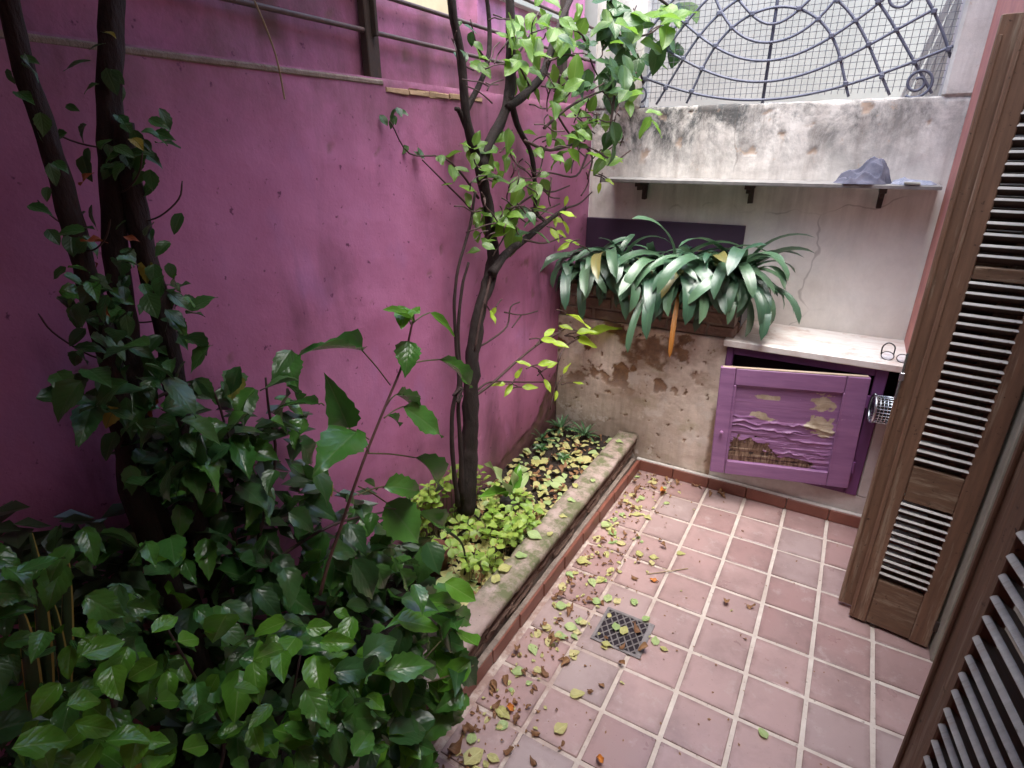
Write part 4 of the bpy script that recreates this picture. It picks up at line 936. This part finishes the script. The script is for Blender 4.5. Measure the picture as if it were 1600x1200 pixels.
# ================================================================== LEFT TREES
rt2 = random.Random(8)
trunks = [([(205, 760), (190, 640), (160, 520), (135, 430), (108, 330), (75, 220), (45, 130), (22, 40), (0, -60)], 34, 28, -.42, 'left leaning dark trunk, leftmost of three beside the purple wall'),
          ([(225, 760), (212, 640), (192, 480), (180, 380), (174, 250), (172, 120), (174, 0), (178, -120)], 34, 38, -.46, 'upright dark trunk, thickest and middle of three beside the purple wall'),
          ([(285, 760), (275, 620), (255, 500), (232, 420), (214, 330), (197, 240), (192, 190)], 33, 30, -.43, 'dark trunk, rightmost of three, joining the middle one higher up')]
for pl, w0, w1, X, lab in trunks:
    P = smoothline(X3(pl, X), 5)
    P = [V((P[0].x, P[0].y + .05, .13))] + P
    if pl[-1][1] < 0: P += [P[-1] + V((.015 * k * (1 if k % 2 else .6), .0, .15 * k)) for k in (1, 2, 3, 4, 5, 6)]
    rt = empty('tree_trunk', P[0], lab, 'tree')
    r = [px_r(q, lerp(w0, w1, i / (len(P) - 1))) if q.z < 2.05 else px_r(q, w1) * .85 for i, q in enumerate(P)]
    part('trunk', MB().tube(P, r, 14, True, .3), M_bark2, rt, True)
    for k in range(3):
        tb = MB()
        q = P[rt2.randrange(4, len(P) - 2)]; d = (RX * rt2.choice((-1, 1)) - FW * rt2.uniform(0, .6) + V((0, 0, rt2.uniform(-.2, .5)))).normalized()
        tb.tube(smoothline([q, q + d * .05, q + d * .1 + V((0, 0, .02)), q + d * rt2.uniform(.11, .14) + V((0, 0, .05))]), [.0018] * 12 + [.001], 5)
        part('twig', tb, M_twig, rt, True)
    for k in range(56):
        q = P[rt2.randrange(2, len(P) - 1)]; x_, y_ = proj(q)
        if y_ < 60: continue
        X_ = q.x + rt2.uniform(.0, .09)
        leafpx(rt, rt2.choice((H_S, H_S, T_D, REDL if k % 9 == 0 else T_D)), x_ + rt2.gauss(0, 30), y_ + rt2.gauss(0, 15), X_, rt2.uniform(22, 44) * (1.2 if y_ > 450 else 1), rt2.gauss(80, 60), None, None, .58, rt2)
# canopy overhead, above the frame (shades the left of the patio)
cn = bpy.data.meshes.new('canopy'); cv = []; cf = []
for k in range(8000):
    c = V((rt2.gauss(-.6, .42), rt2.gauss(-2.55, .5), rt2.uniform(2.45, 3.5)))
    if proj(c)[1] > -40 and depth(c) > .1: continue
    d = V((rt2.uniform(-1, 1), rt2.uniform(-1, 1), rt2.uniform(-.6, .3))).normalized(); s2 = d.cross(V((rt2.uniform(-.5, .5), rt2.uniform(-.5, .5), 1))).normalized(); L = rt2.uniform(.07, .12)
    a = len(cv); cv += [c, c + d * L * .5 + s2 * L * .28, c + d * L, c + d * L * .5 - s2 * L * .28]; cf.append((a, a + 1, a + 2, a + 3))
CANOPY = MB().add(cv, cf)
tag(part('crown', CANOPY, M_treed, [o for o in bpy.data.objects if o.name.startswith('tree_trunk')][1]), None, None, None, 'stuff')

# ================================================================== HIBISCUS SHRUBS
rh = random.Random(21)
def stempart(root, pls, X, w=5, mat=None, name='stem'):
    for pl in pls:
        mb = MB(); P = smoothline(X3(pl, X), 4); mb.tube(P, [px_r(q, lerp(w, w * .55, i / (len(P) - 1))) for i, q in enumerate(P)], 7)
        part(name, mb, mat or M_twig, root, True)
def inpoly(x, y, poly):
    c = False; n = len(poly)
    for i in range(n):
        x1, y1 = poly[i]; x2, y2 = poly[i - 1]
        if (y1 > y) != (y2 > y) and x < (x2 - x1) * (y - y1) / (y2 - y1) + x1: c = not c
    return c
def mass(root, poly, count, X0, X1, smin, smax, fams, keep=None, tiltup=1.0):
    xs = [p[0] for p in poly]; ys = [p[1] for p in poly]; k = 0
    while k < count:
        x, y = rh.uniform(min(xs), max(xs)), rh.uniform(min(ys), max(ys))
        if not inpoly(x, y, poly): continue
        k += 1
        X = rh.uniform(X0, X1); b = atx(x, y, X); s2 = depth(b) / FPX; L = rh.triangular(smin * .6, smax * 1.22, smax * .9) * s2
        az = rh.uniform(0, 2 * math.pi); d = V((math.cos(az) + .35, math.sin(az) * 1.0 + .1, rh.uniform(-1.1, .15))).normalized()
        b2 = b - d * L * .5
        if b2.x < -.56 or (b2 + d * L).x < -.56: b2.x = max(b2.x, -.55) + .03
        t2 = b2 + d * L
        if t2.x < -.555: d.x = abs(d.x); t2 = b2 + d * L
        put(root, rh.choice(rh.choice(fams)), b2, t2, V((.35 + rh.uniform(-.5, .5), .1 + rh.uniform(-.6, .5), 1)), L * .57 * rh.uniform(.82, 1.12), .58)
    return k
def hleaf(root, F, b, t, X, wpx, dX=0.0, roll=0.0, side=0.0, pet=None, petm=None):
    B_ = atx(b[0], b[1], X); T_ = atx(t[0], t[1], X + dX); wd = wpx * depth(B_) / FPX
    up = LIGHT * .6 - FW * (.75 + roll) + RX * side
    o = put(root, rh.choice(F), B_, T_, up, wd, .58)
    if pet: petm.tube(smoothline([atx(pet[0], pet[1], X), (atx(pet[0], pet[1], X) + B_) / 2 + V((0, 0, .004)), B_]), px_r(B_, 2.4), 5)
    return o
C6 = lambda x, y: (400 + x / 3, 440 + y / 3)
C7 = lambda x, y: (400 + x / 3, 800 + y / 3)
hx = -.16
hero = empty('hibiscus_shoot', atx(515, 870, hx), 'tall single hibiscus shoot with big glossy leaves standing in front of the purple wall', 'plant')
stempart(hero, [[(500, 930), (513, 880), (528, 837), (552, 765), (573, 707), (600, 640), (630, 567), (640, 525), (647, 490)]], hx, 6, simple('hibiscus_stem', (.12, .05, .045), (.07, .035, .03), 20, .5, .1))
pm_ = MB()
for b, t, wd, dX, side, pet, F in (((500, 325), (240, 255), 72, .05, 0, (630, 485), H_D), ((715, 280), (705, 432), 112, .05, 0, (690, 380), H_D), ((815, 145), (952, 255), 48, .03, .2, (735, 195), H_L), ((740, 190), (615, 105), 60, .02, 0, (735, 200), H_L), ((700, 120), (680, 212), 80, .04, 0, (725, 200), H_L), ((730, 130), (765, 145), 60, .03, 0, None, H_L),
                                    ((860, 365), (1065, 492), 82, .06, .3, (690, 395), H_D), ((435, 688), (335, 455), 130, .02, -.2, (530, 740), H_D), ((470, 705), (275, 868), 185, .08, -.1, (530, 800), H_D), ((655, 530), (812, 600), 95, -.03, 0, (610, 585), H_D), ((690, 585), (905, 725), 130, .07, .2, (600, 640), H_D), ((620, 630), (705, 670), 40, 0, 0, None, H_D), ((745, 825), (990, 985), 115, .08, .2, (525, 805), H_D), ((600, 960), (832, 968), 120, .05, .1, (480, 1000), H_D), ((505, 935), (605, 965), 40, 0, 0, None, H_S),
                                    ((610, 1035), (790, 1235), 190, .1, .1, (480, 960), H_D), ((750, 1090), (975, 1170), 80, .05, .3, (600, 1060), H_D), ((295, 575), (118, 560), 38, 0, 0, (320, 580), H_D), ((205, 760), (330, 860), 110, 0, 0, None, H_S)):
    hleaf(hero, F, C6(*b), C6(*t), hx + rh.uniform(-.03, .03), wd / 3 * 1.08, dX, 0, side, C6(*pet) if pet else None, pm_)
part('petiole', pm_, M_stem, hero, True, None, 'stuff')

fr_ = empty('hibiscus_shrub', atx(640, 1100, -.12), 'low glossy dark green hibiscus spilling over the planter coping at the front', 'shrub')
pm_ = MB()
for b, t, wd, F in (((450, 220), (612, 440), 130, H_S), ((665, 268), (782, 402), 78, H_D), ((842, 410), (683, 492), 118, H_D), ((860, 525), (1015, 640), 150, H_D), ((800, 580), (690, 640), 60, H_D), ((800, 585), (895, 715), 92, H_D), ((930, 630), (970, 745), 90, H_D), ((690, 725), (910, 810), 125, H_D), ((640, 758), (720, 930), 92, H_L), ((620, 890), (722, 1200), 150, H_D), ((805, 905), (1018, 990), 125, H_D), ((940, 690), (1065, 830), 120, H_S), ((885, 330), (1045, 418), 92, H_L), ((750, 1085), (858, 1130), 62, H_D), ((470, 860), (535, 1005), 62, H_S), ((275, 670), (300, 872), 112, H_L), ((190, 585), (95, 705), 100, H_L), ((235, 545), (360, 535), 72, H_L), ((300, 610), (472, 612), 76, H_L), ((800, 140), (870, 300), 110, H_S), ((560, 250), (640, 390), 100, H_S), ((130, 640), (20, 665), 60, H_L), ((560, 910), (590, 960), 60, H_L), ((460, 940), (380, 1125), 80, H_S), ((700, 640), (800, 700), 80, H_S), ((780, 420), (1000, 430), 80, H_L), ((930, 460), (1025, 530), 90, H_D), ((950, 690), (940, 820), 80, H_S), ((980, 850), (900, 930), 90, H_D)):
    hleaf(fr_, F, C7(*b), C7(*t), (rh.uniform(.02, .13) if b[0] > 560 else rh.uniform(-.12, .0)), wd / 3 * 1.08, rh.uniform(.02, .09), 0, rh.uniform(-.2, .3))
stempart(fr_, [[(560, 1180), (600, 1090), (590, 1050), (540, 1045), (500, 1070)], [(560, 1180), (590, 1130), (575, 1090)]], -.16, 4, M_stem)
stempart(fr_, [[(480, 1180, -.1), (560, 1100, -.02), (640, 1050, .06), (690, 1000, .08), (720, 965, .08)], [(560, 1100, -.02), (620, 1080, .04), (690, 1060, .1), (740, 1040, .12)], [(690, 1000, .08), (686, 970, .08), (684, 945, .06)], [(600, 1200, .0), (640, 1160, .05), (660, 1130, .08)]], .06, 3.5, M_stem)
mass(fr_, [(590, 960), (690, 900), (735, 940), (750, 1010), (745, 1060), (690, 1110), (690, 1210), (560, 1210), (560, 1040)], 58, .02, .14, 50, 80, (H_D, H_D, H_S, H_L))
pA = [(400, 600), (440, 555), (470, 590), (470, 680), (430, 700), (560, 770), (680, 850), (640, 960), (560, 980), (420, 960), (300, 860), (220, 700), (300, 610), (360, 580)]
mid = empty('hibiscus_shrub', (-.4, -2.0, .15), 'broad dark hibiscus bush in the middle against the purple wall beside the three trunks', 'shrub')
mass(mid, pA, 205, -.5, -.28, 40, 74, (H_S, H_S, H_D)); mass(mid, [(90, 560), (300, 500), (330, 600), (330, 740), (200, 800), (100, 640)], 34, -.42, -.25, 40, 80, (H_S,))
mass(mid, [(130, 400), (250, 380), (310, 480), (320, 640), (250, 690), (120, 640), (100, 500)], 62, -.42, -.3, 26, 50, (H_S, H_S, H_D))
stempart(mid, [[(400, 860), (430, 720), (420, 640), (415, 590)], [(380, 880), (330, 740), (270, 640)], [(420, 880), (520, 820), (600, 800)], [(300, 860), (340, 700), (360, 660)], [(200, 640), (320, 600), (360, 690)]], -.42, 6)
pB = [(0, 850), (130, 820), (250, 850), (420, 900), (560, 960), (640, 980), (700, 1060), (690, 1160), (640, 1230), (0, 1230)]
low = empty('hibiscus_shrub', (-.35, -2.5, .15), 'dense low hibiscus bush with mid green leaves filling the lower left corner', 'shrub')
mass(low, pB, 218, -.42, -.12, 42, 76, (H_D, H_S, H_D, H_L)); mass(low, [(60, 960), (620, 960), (640, 1200), (60, 1200)], 82, -.2, .04, 44, 72, (H_D, H_L, H_L))
stempart(low, [[(330, 1260), (350, 1150), (300, 1050), (260, 980)], [(420, 1260), (450, 1120), (470, 1020)], [(200, 1260), (180, 1120), (150, 1000)], [(520, 1240), (560, 1120), (600, 1040)]], -.25, 6)
mass(fr_, [(470, 1100), (620, 1080), (680, 1130), (660, 1215), (470, 1215)], 46, .0, .1, 44, 72, (H_D, H_S, H_D))
# deeper leaves that close the gaps: one mass nobody could count
dk = bpy.data.objects.new('undergrowth', None)
fm_ = MB()
for k in range(1500):
    x, y = rh.uniform(-40, 690), rh.uniform(640, 1230)
    if not (inpoly(x, y, pB) or inpoly(x, y, pA) or (x < 300 and y > 800)): continue
    c = atx(x, y, rh.uniform(-.55, -.42))
    if c.z < .14: continue
    az = rh.uniform(0, 6.28); d = V((math.cos(az) * .7, math.sin(az), rh.uniform(-.9, .2))).normalized(); s2 = d.cross(V((.3, 0, 1))).normalized(); L = rh.uniform(.06, .1); nn = s2.cross(d)
    if (c + d * L).x < -.56: continue
    fm_.add([c, c + d * L * .45 + s2 * L * .27 + nn * .006, c + d * L, c + d * L * .45 - s2 * L * .27 + nn * .006, c + d * L * .45], [(0, 4, 1), (1, 4, 2), (0, 3, 4), (3, 2, 4)])
bpy.data.objects.remove(dk)
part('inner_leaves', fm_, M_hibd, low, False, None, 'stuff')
# pale dead stalk crossing the bush
thing('dry_stalk', MB().tube(smoothline([atx(425, 1158, -.06), atx(460, 1138, -.07), atx(500, 1124, -.08), atx(545, 1118, -.1)]), .0028, 6).tube(smoothline([atx(430, 1152, -.07), atx(470, 1130, -.08), atx(520, 1120, -.1)]), .002, 6), M_straw, atx(480, 1130, -.08), 'pale straw coloured dead stalk lying across the low hibiscus bush', 'stalk')
# snake plant far left
sp = empty('snake_plant', atx(75, 1030, -.4), 'upright sword leaved plant with yellow edges at the far left', 'plant')
for bx_, ty, tx, wd in ((70, 830, 60, 26), (95, 850, 112, 22), (50, 940, 40, 30), (100, 930, 90, 20), (60, 1000, 70, 26)):
    b = atx(bx_, 1120, -.3); t = atx(tx, ty, -.33); d = (t - b); s2 = RX * (wd * depth(b) / FPX / 2)
    nst = 8; vs_ = []; fs2 = []; uv2 = []
    for i in range(nst + 1):
        u = i / nst; ww = math.sin(math.pi * (.25 + .75 * u)) ** .6 if u < 1 else .02
        for v in (-1, -.8, 0, .8, 1):
            vs_.append(b + d * u + s2 * (v * ww) + FW * (.008 * abs(v) - .02 * u * u)); uv2.append((u, v * .5 + .5))
    for i in range(nst):
        for q in range(4): a = i * 5 + q; fs2.append((a, a + 5, a + 6, a + 1))
    off = V(sp.location); me = uvmesh('leaf', [v - off for v in vs_], fs2, uv2, M_snk); me.materials.append(M_snky)
    for pi, p_ in enumerate(me.polygons):
        if pi % 4 in (0, 3): p_.material_index = 1
    o = bpy.data.objects.new('leaf', me); COL.objects.link(o); o.parent = sp

# ================================================================== BED PLANTS, POTS
rg = random.Random(31)
gp = empty('leafy_ground_plant', (-.38, -1.2, .15), 'bushy bright yellow green plant with small round leaves at the foot of the slender tree', 'plant')
gst = MB()
pg = [(640, 790), (690, 730), (770, 728), (800, 750), (825, 775), (855, 790), (840, 845), (775, 890), (700, 870), (655, 830)]
k = 0
while k < 95:
    x, y = rg.uniform(650, 845), rg.uniform(722, 885)
    if not inpoly(x, y, pg): continue
    k += 1
    b = atz(x, y, rg.uniform(.185, .31))
    if b.x < -.54: b = atx(x, y, -.52)
    if b.x > -.16: b.x = -.17
    gst.tube(smoothline([V((b.x + rg.uniform(-.03, .03), b.y + rg.uniform(-.03, .03), .15)), V((b.x, b.y, (b.z + .15) / 2)), b]), .0016, 4)
    a0 = rg.uniform(0, 6.28); ax_ = V((rg.uniform(-.35, .45), rg.uniform(-.4, .3), 1)).normalized(); e1 = ax_.orthogonal().normalized(); e2 = ax_.cross(e1)
    for q in range(rg.choice((4, 5, 5, 6))):
        a = a0 + q * 2.4; dd_ = (e1 * math.cos(a) + e2 * math.sin(a) + ax_ * rg.uniform(-.25, .5)).normalized(); L = rg.uniform(.03, .056) * (1 - .05 * q)
        st_ = b + dd_ * .006 - ax_ * .006 * q
        if (st_ + dd_ * L).x < -.565: continue
        put(gp, rg.choice(COV), st_, st_ + dd_ * L, ax_, L * .7, .72)
part('stem', gst, M_stem, gp, True, None, 'stuff')
# black pot with a young strap leaved plant
pc = atz(797, 800, .155); pt = empty('plant_pot', pc, 'small black plastic pot sunk among litter in the bed', 'pot')
part('body', MB().lathe(pc, [(.036, -.02), (.045, .055), (.05, .058), (.05, .072), (.046, .072), (.043, .05), (.0, .05)]), M_blackp, pt, True)
yp = empty('potted_seedling', pc + V((0, 0, .05)), 'pale green broad leaved seedling growing in the black pot', 'plant')
for b, t, wd, F in (((800, 775), (860, 800), 30, PALG), ((795, 772), (770, 715), 22, PALG), ((800, 770), (830, 735), 16, PALG), ((798, 772), (815, 722), 20, H_L), ((790, 775), (760, 760), 18, H_L), ((800, 770), (805, 735), 18, PALG)):
    B_ = atx(*b, pc.x); T_ = atx(*t, pc.x + .02); put(yp, rg.choice(F), B_, T_, LIGHT - FW * .5, wd * depth(B_) / FPX, .6)
# clay pot half hidden with a dark hoop
tc = atz(680, 886, .155); tp = empty('plant_pot', tc, 'reddish clay pot half hidden behind hibiscus leaves near the coping', 'pot')
part('body', MB().lathe(tc, [(.045, -.03), (.06, .07), (.066, .07), (.066, .095), (.058, .095), (.054, .06), (0, .06)]), M_terra, tp, True)
thing('dark_hoop', MB().tube(smoothline([atx(700, 830, -.27), atx(722, 850, -.26), atx(728, 885, -.26), atx(722, 908, -.26)]), [.005 + .001 * math.sin(i) for i in range(13)], 8), M_blackp, atx(725, 880, -.26), 'dark curved plastic strip beside the clay pot', 'strip')
# rosettes in the corner
for q, (px_, py_, n_, L, lab) in enumerate(((882, 668, 16, .15, 'spiky rosette plant in the far corner of the bed, larger and left'), (925, 672, 14, .13, 'spiky rosette plant in the far corner of the bed, beside the end of the coping'), (848, 690, 9, .12, 'thin grassy rosette closest to the purple wall in the far corner'))):
    c = atz(px_, py_, .16)
    if c.y > -.08: c.y = -.08
    rt = empty('rosette_plant', c, lab, 'plant', 'rosettes in the bed corner')
    for i in range(n_):
        a = 2 * math.pi * i / n_ + rg.uniform(-.2, .2); e = rg.uniform(.25, 1.2)
        d = V((math.cos(a) * math.cos(e), math.sin(a) * math.cos(e) - .2, math.sin(e))); l = L * rg.uniform(.7, 1.15)
        tipp = c + d * l
        if tipp.y > -.01: tipp.y = -.012
        if tipp.x < -.56: tipp.x = -.555
        put(rt, ROS[i % 3] if 'ROS' in globals() else globals().setdefault('ROS', fam('leaf_rosette', M_ros, 3, ratio=.16, n=6, curl=.25, wav=.01, twist=.2, shape='lance'))[i % 3], c + V((0, 0, .01)), tipp, V((0, 0, 1)), .017, .16)
# small blue-green seedlings
for (px_, py_, lab) in ((845, 705, 'small blue green seedling among litter in the middle of the bed'), (880, 720, 'small blue green seedling close to the coping among litter')):
    c = atz(px_, py_, .16); rt = empty('seedling', c, lab, 'plant', 'blue green seedlings in the bed')
    for i in range(6):
        a = i * 1.05 + rg.uniform(-.3, .3); put(rt, H_S[i % 5], c + V((0, 0, .02)), c + V((math.cos(a) * .055, math.sin(a) * .055, .045)), V((0, 0, 1)), .024, .58)

# ================================================================== FALLEN LEAVES
rf = random.Random(77); nf = 0
def fallen(F, p, L, ang, label, group=None, cat='leaf', lift=.004, tilt=.12):
    global nf
    me = rf.choice(F); d = V((math.cos(ang), math.sin(ang), rf.uniform(-tilt, tilt) * .5)).normalized(); up = V((rf.uniform(-tilt, tilt), rf.uniform(-tilt, tilt), 1))
    if F is BRN and rf.random() < .35: up.z = -1
    Mx = lmat(V((p.x, p.y, p.z + lift)) - d * L * .5, V((p.x, p.y, p.z + lift)) + d * L * .5, up, None, .6)
    # rest on the surface: lift by the lowest vertex
    zm = min((Mx @ v.co).z for v in me.vertices); Mx[2][3] += (p.z + .0012 - zm)
    o = inst('fallen_leaf', me, None, Mx); tag(o, label, cat, group); nf += 1
    return o
for px_, py_, L, ang, F, lab in ((912, 880, .075, .3, PALE, 'large pale oval leaf lying flat on tiles right of the red skirting'), (948, 822, .075, 1.2, PALG, 'bright green crumpled leaf on tiles near the red skirting, halfway along'), (956, 834, .06, 2.6, PALG, 'bright green leaf overlapped by another near the red skirting'), (990, 942, .05, 2.2, PALG, 'fresh green leaf lying just above the right corner of the drain'), (965, 940, .048, 1.4, PALE, 'yellowish leaf lying just above the drain, left of the fresh green one'),
                                 (877, 1140, .06, 1.2, PALE, 'large pale round leaf lying alone on tiles at the bottom'), (1064, 866, .045, .5, PALE, 'small pale leaf lying alone on a tile right of the litter'), (1022, 872, .05, .4, PALE, 'pale leaf on tiles, upper of a pair away from the skirting'), (1018, 880, .045, 1.9, PALE, 'pale leaf on tiles, lower of a pair away from the skirting'), (1022, 909, .04, .2, ORG, 'small orange curled leaf on tiles between drain and far corner'), (1024, 1002, .05, 1.7, PALG, 'grey green oval leaf at right edge of the drain'), (1038, 1016, .035, .1, PALE, 'narrow pale leaf right of the drain'), (1191, 1147, .045, 2.3, PALG, 'lone yellow green leaf on a pale joint at lower right'),
                                 (858, 1003, .055, 1.9, PALE, 'brownish pale leaf left of the drain'), (893, 982, .06, .3, PALG, 'pale green leaf left of the upper drain corner'), (1036, 772, .06, 1.3, ORG, 'orange crumpled leaf in the far corner of the tiles'), (742, 1185, .085, 1.3, PALE, 'big pale green curled leaf at bottom edge near the skirting'), (715, 1170, .07, 1.1, BRN, 'big tan leaf at bottom edge left of the pale green curled one'), (796, 1110, .045, 2.8, ORG, 'orange tan leaf at bottom among brown litter'), (898, 1022, .05, 1, PALE, 'pale leaf below left drain corner'), (936, 1190, .04, 2.6, ORG, 'orange leaf at the bottom edge of the tiles')):
    fallen(F, atz(px_, py_, 0), L, ang, lab)
for px_, py_, L, ang, F, lab in ((1010, 968, .045, 1.2, PALG, 'bright green leaf on the upper right corner of the drain grating'), (962, 980, .05, 2.0, PALG, 'pale green leaf in the middle of the drain grating, left one'), (975, 986, .055, 1.8, PALE, 'pale leaf in the middle of the drain grating, right one'), (948, 1008, .045, .2, PALE, 'yellowish leaf on lower edge of the drain grating'), (952, 962, .03, 1.9, PALE, 'small yellow leaf on upper left corner of the drain grating'), (994, 985, .05, 2.6, BRN, 'brown leaf on right part of the drain grating'), (973, 1012, .035, .9, BRN, 'small brown leaf on lower part of the drain grating')):
    fallen(F, atz(px_, py_, .007), L, ang, lab)
for px_, py_, L, ang, F, lab in ((836, 840, .075, .1, PALG, 'large yellow green leaf on the cement coping beside the round leaved plant'), (790, 890, .07, 1.2, PALE, 'yellow leaf pointing up on the cement coping near the front'), (775, 905, .06, 2, PALE, 'yellow brown leaf on the cement coping near the front, lower one'), (815, 870, .055, .6, PALG, 'green leaf on the cement coping between two yellow ones'), (893, 783, .045, .1, PALG, 'pale leaf on the cement coping, halfway along'), (898, 760, .05, 2.4, PALE, 'pale pointed leaf on the cement coping above the halfway one'), (968, 692, .05, .2, PALG, 'bright yellow leaf at the far mossy end of the coping'), (880, 808, .04, .3, PALE, 'pale leaf on the coping edge beside brown ones'), (860, 835, .04, 1.4, PALE, 'small pale leaf on the coping outer part'), (926, 752, .04, 2.2, PALG, 'greenish leaf on the coping in the far half')):
    p = atz(px_, py_, .218); p.x = min(max(p.x, -.13), -.045); fallen(F, p, L, ang, lab)
GP = ('pale yellow green fallen leaf lying on the red floor tiles', 'pale leaves scattered on the floor tiles'); GB = ('curled brown fallen leaf lying on the red floor tiles', 'brown leaves scattered on the floor tiles')
def dens(): # strip next to the skirting
    while True:
        y = rf.uniform(-2.05, -.06); x = .02 + abs(rf.gauss(0, .14)) if rf.random() < .8 else .02 + rf.expovariate(3.5)
        if x < 1.0 and not (x > .26 and -1.33 < y < -1.15 and x < .43): return V((x, y, 0))
for k in range(84): fallen(PALE if k % 3 else PALG, dens(), rf.uniform(.026, .06), rf.uniform(0, 6.28), *GP)
for k in range(85): fallen(BRN, dens(), rf.uniform(.018, .05), rf.uniform(0, 6.28), *GB)
for k in range(12): fallen(BRN, V((rf.uniform(.1, .5), -.035 - abs(rf.gauss(0, .04)), 0)), rf.uniform(.02, .04), rf.uniform(0, 6.28), *GB)
GS = ('pale fallen leaf lying on the dark soil of the planting bed', 'pale leaves littering the planting bed'); GS2 = ('brown fallen leaf lying on the dark soil of the planting bed', 'brown leaves littering the planting bed')
def bedp():
    while True:
        x, y = rf.uniform(690, 985), rf.uniform(668, 960)
        p = atz(x, y, .168)
        if -.55 < p.x < -.155 and -1.7 < p.y < -.06: return p
for k in range(62): fallen(PALE if k % 2 else PALG, bedp(), rf.uniform(.05, .085), rf.uniform(0, 6.28), *GS, tilt=.5)
for k in range(14): fallen(BRN, bedp(), rf.uniform(.04, .055), rf.uniform(0, 6.28), *GS2, tilt=.5)
# crumbs and the rest of the litter
jv, jf, ju, jm = [], [], [], []
for k in range(760):
    onfl = k >= 450; fi = rf.choice((0, 0, 1, 2)) if not onfl else rf.choice((2, 2, 2, 0)); me = rf.choice((PALE, PALG, BRN)[fi]); p = bedp() if not onfl else V((dens().x * .8 + .01, rf.uniform(-2.05, -.05), .001)); L = rf.uniform(.028, .06) if fi < 2 else rf.uniform(.02, .05); L = L if not onfl else rf.uniform(.01, .024); a = rf.uniform(0, 6.28); d = V((math.cos(a), math.sin(a), rf.uniform(-.15, .15)))
    Mx = lmat(p - d * L * .5, p + d * L * .5, V((rf.uniform(-.4, .4), rf.uniform(-.4, .4), 1)), None, .6); n0 = len(jv); jv += [Mx @ v.co + V((0, 0, .006)) for v in me.vertices]; L_ = me.uv_layers[0].data; uvv = {}
    for l_ in me.loops: uvv[l_.vertex_index] = tuple(L_[l_.index].uv)
    ju += [uvv[i] for i in range(len(me.vertices))]
    for p_ in me.polygons: jf.append(tuple(v + n0 for v in p_.vertices)); jm.append(fi)
jo = bpy.data.objects.new('leaf_litter', uvmesh('leaf_litter', jv, jf, ju, M_pale)); COL.objects.link(jo); jo.data.materials.append(M_palg); jo.data.materials.append(M_brn); jo.data.polygons.foreach_set('material_index', jm)
tag(jo, 'small pale and brown dead leaf bits covering bed soil and tiles along the skirting', 'litter', None, 'stuff')
lt = MB()
def crumb(p, L):
    a = rf.uniform(0, 6.28); d = V((math.cos(a), math.sin(a), rf.uniform(-.2, .4))) * L; s2 = V((-math.sin(a), math.cos(a), rf.uniform(-.3, .3))) * L * .3
    lt.add([p - d * .5, p + s2, p + d * .5 + V((0, 0, L * .15)), p - s2 + V((0, 0, L * .1))], [(0, 1, 2, 3)])
for k in range(260): crumb(bedp() + V((0, 0, rf.uniform(0, .012))), rf.uniform(.015, .035))
for k in range(150): crumb(dens() + V((0, 0, .003)), rf.uniform(.005, .014))
for k in range(70): crumb(V((rf.uniform(.1, 1.1), rf.uniform(-1.9, -.1), .003)), rf.uniform(.006, .014))
thing('leaf_crumbs', lt, M_brn, (-.2, -1, .1), 'small brown crumbs of dead leaves over bed and tiles', 'litter', kind='stuff')
thing('floor_twig', MB().tube(smoothline([atz(1010, 897, .005), atz(1040, 893, .008), atz(1075, 888, .005)]), .0022, 5).tube(smoothline([atz(1035, 888, .005), atz(1050, 893, .006)]), .0018, 5), M_straw, atz(1040, 893, 0), 'thin pale twig lying across a floor joint', 'twig')
# labels that place each loose leaf
ORDW = ['first', 'second', 'third', 'fourth', 'fifth', 'sixth', 'seventh', 'eighth', 'ninth', 'tenth', 'eleventh', 'twelfth']
cells = {}
for o in COL.objects:
    g = o.get('group')
    if not o.name.startswith('fallen_leaf') or not g: continue
    kind = 'pale' if g.startswith('pale') else 'brown'; p = o.matrix_basis.translation
    if 'floor' in g: cells.setdefault((kind, 0, int(max(0, -p.y) / .2), int(max(0, p.x) / .2)), []).append(o)
    else: cells.setdefault((kind, 1, 0 if p.y > -.35 else 1 if p.y > -.75 else 2 if p.y > -1.15 else 3, 0 if p.x < -.36 else 1), []).append(o)
for (kind, bed, r_, c_), os_ in cells.items():
    os_.sort(key=lambda o: -o.matrix_basis.to_scale().x)
    for k, o in enumerate(os_):
        rank = ('largest ' if len(os_) > 1 else 'only ') if k == 0 else 'second largest ' if k == 1 else 'third largest ' if k == 2 else 'smaller '
        if bed: o['label'] = rank + kind + ' leaf on soil by the ' + ('purple wall' if c_ == 0 else 'coping') + ', ' + ('far end of bed', 'middle of bed', 'level with black pot', 'near round leaved plant')[r_]
        else: o['label'] = rank + kind + ' leaf on tile in ' + ORDW[r_] + ' row from bench, ' + ORDW[c_] + ' tile from bed'
for me in bpy.data.meshes:
    me.validate()
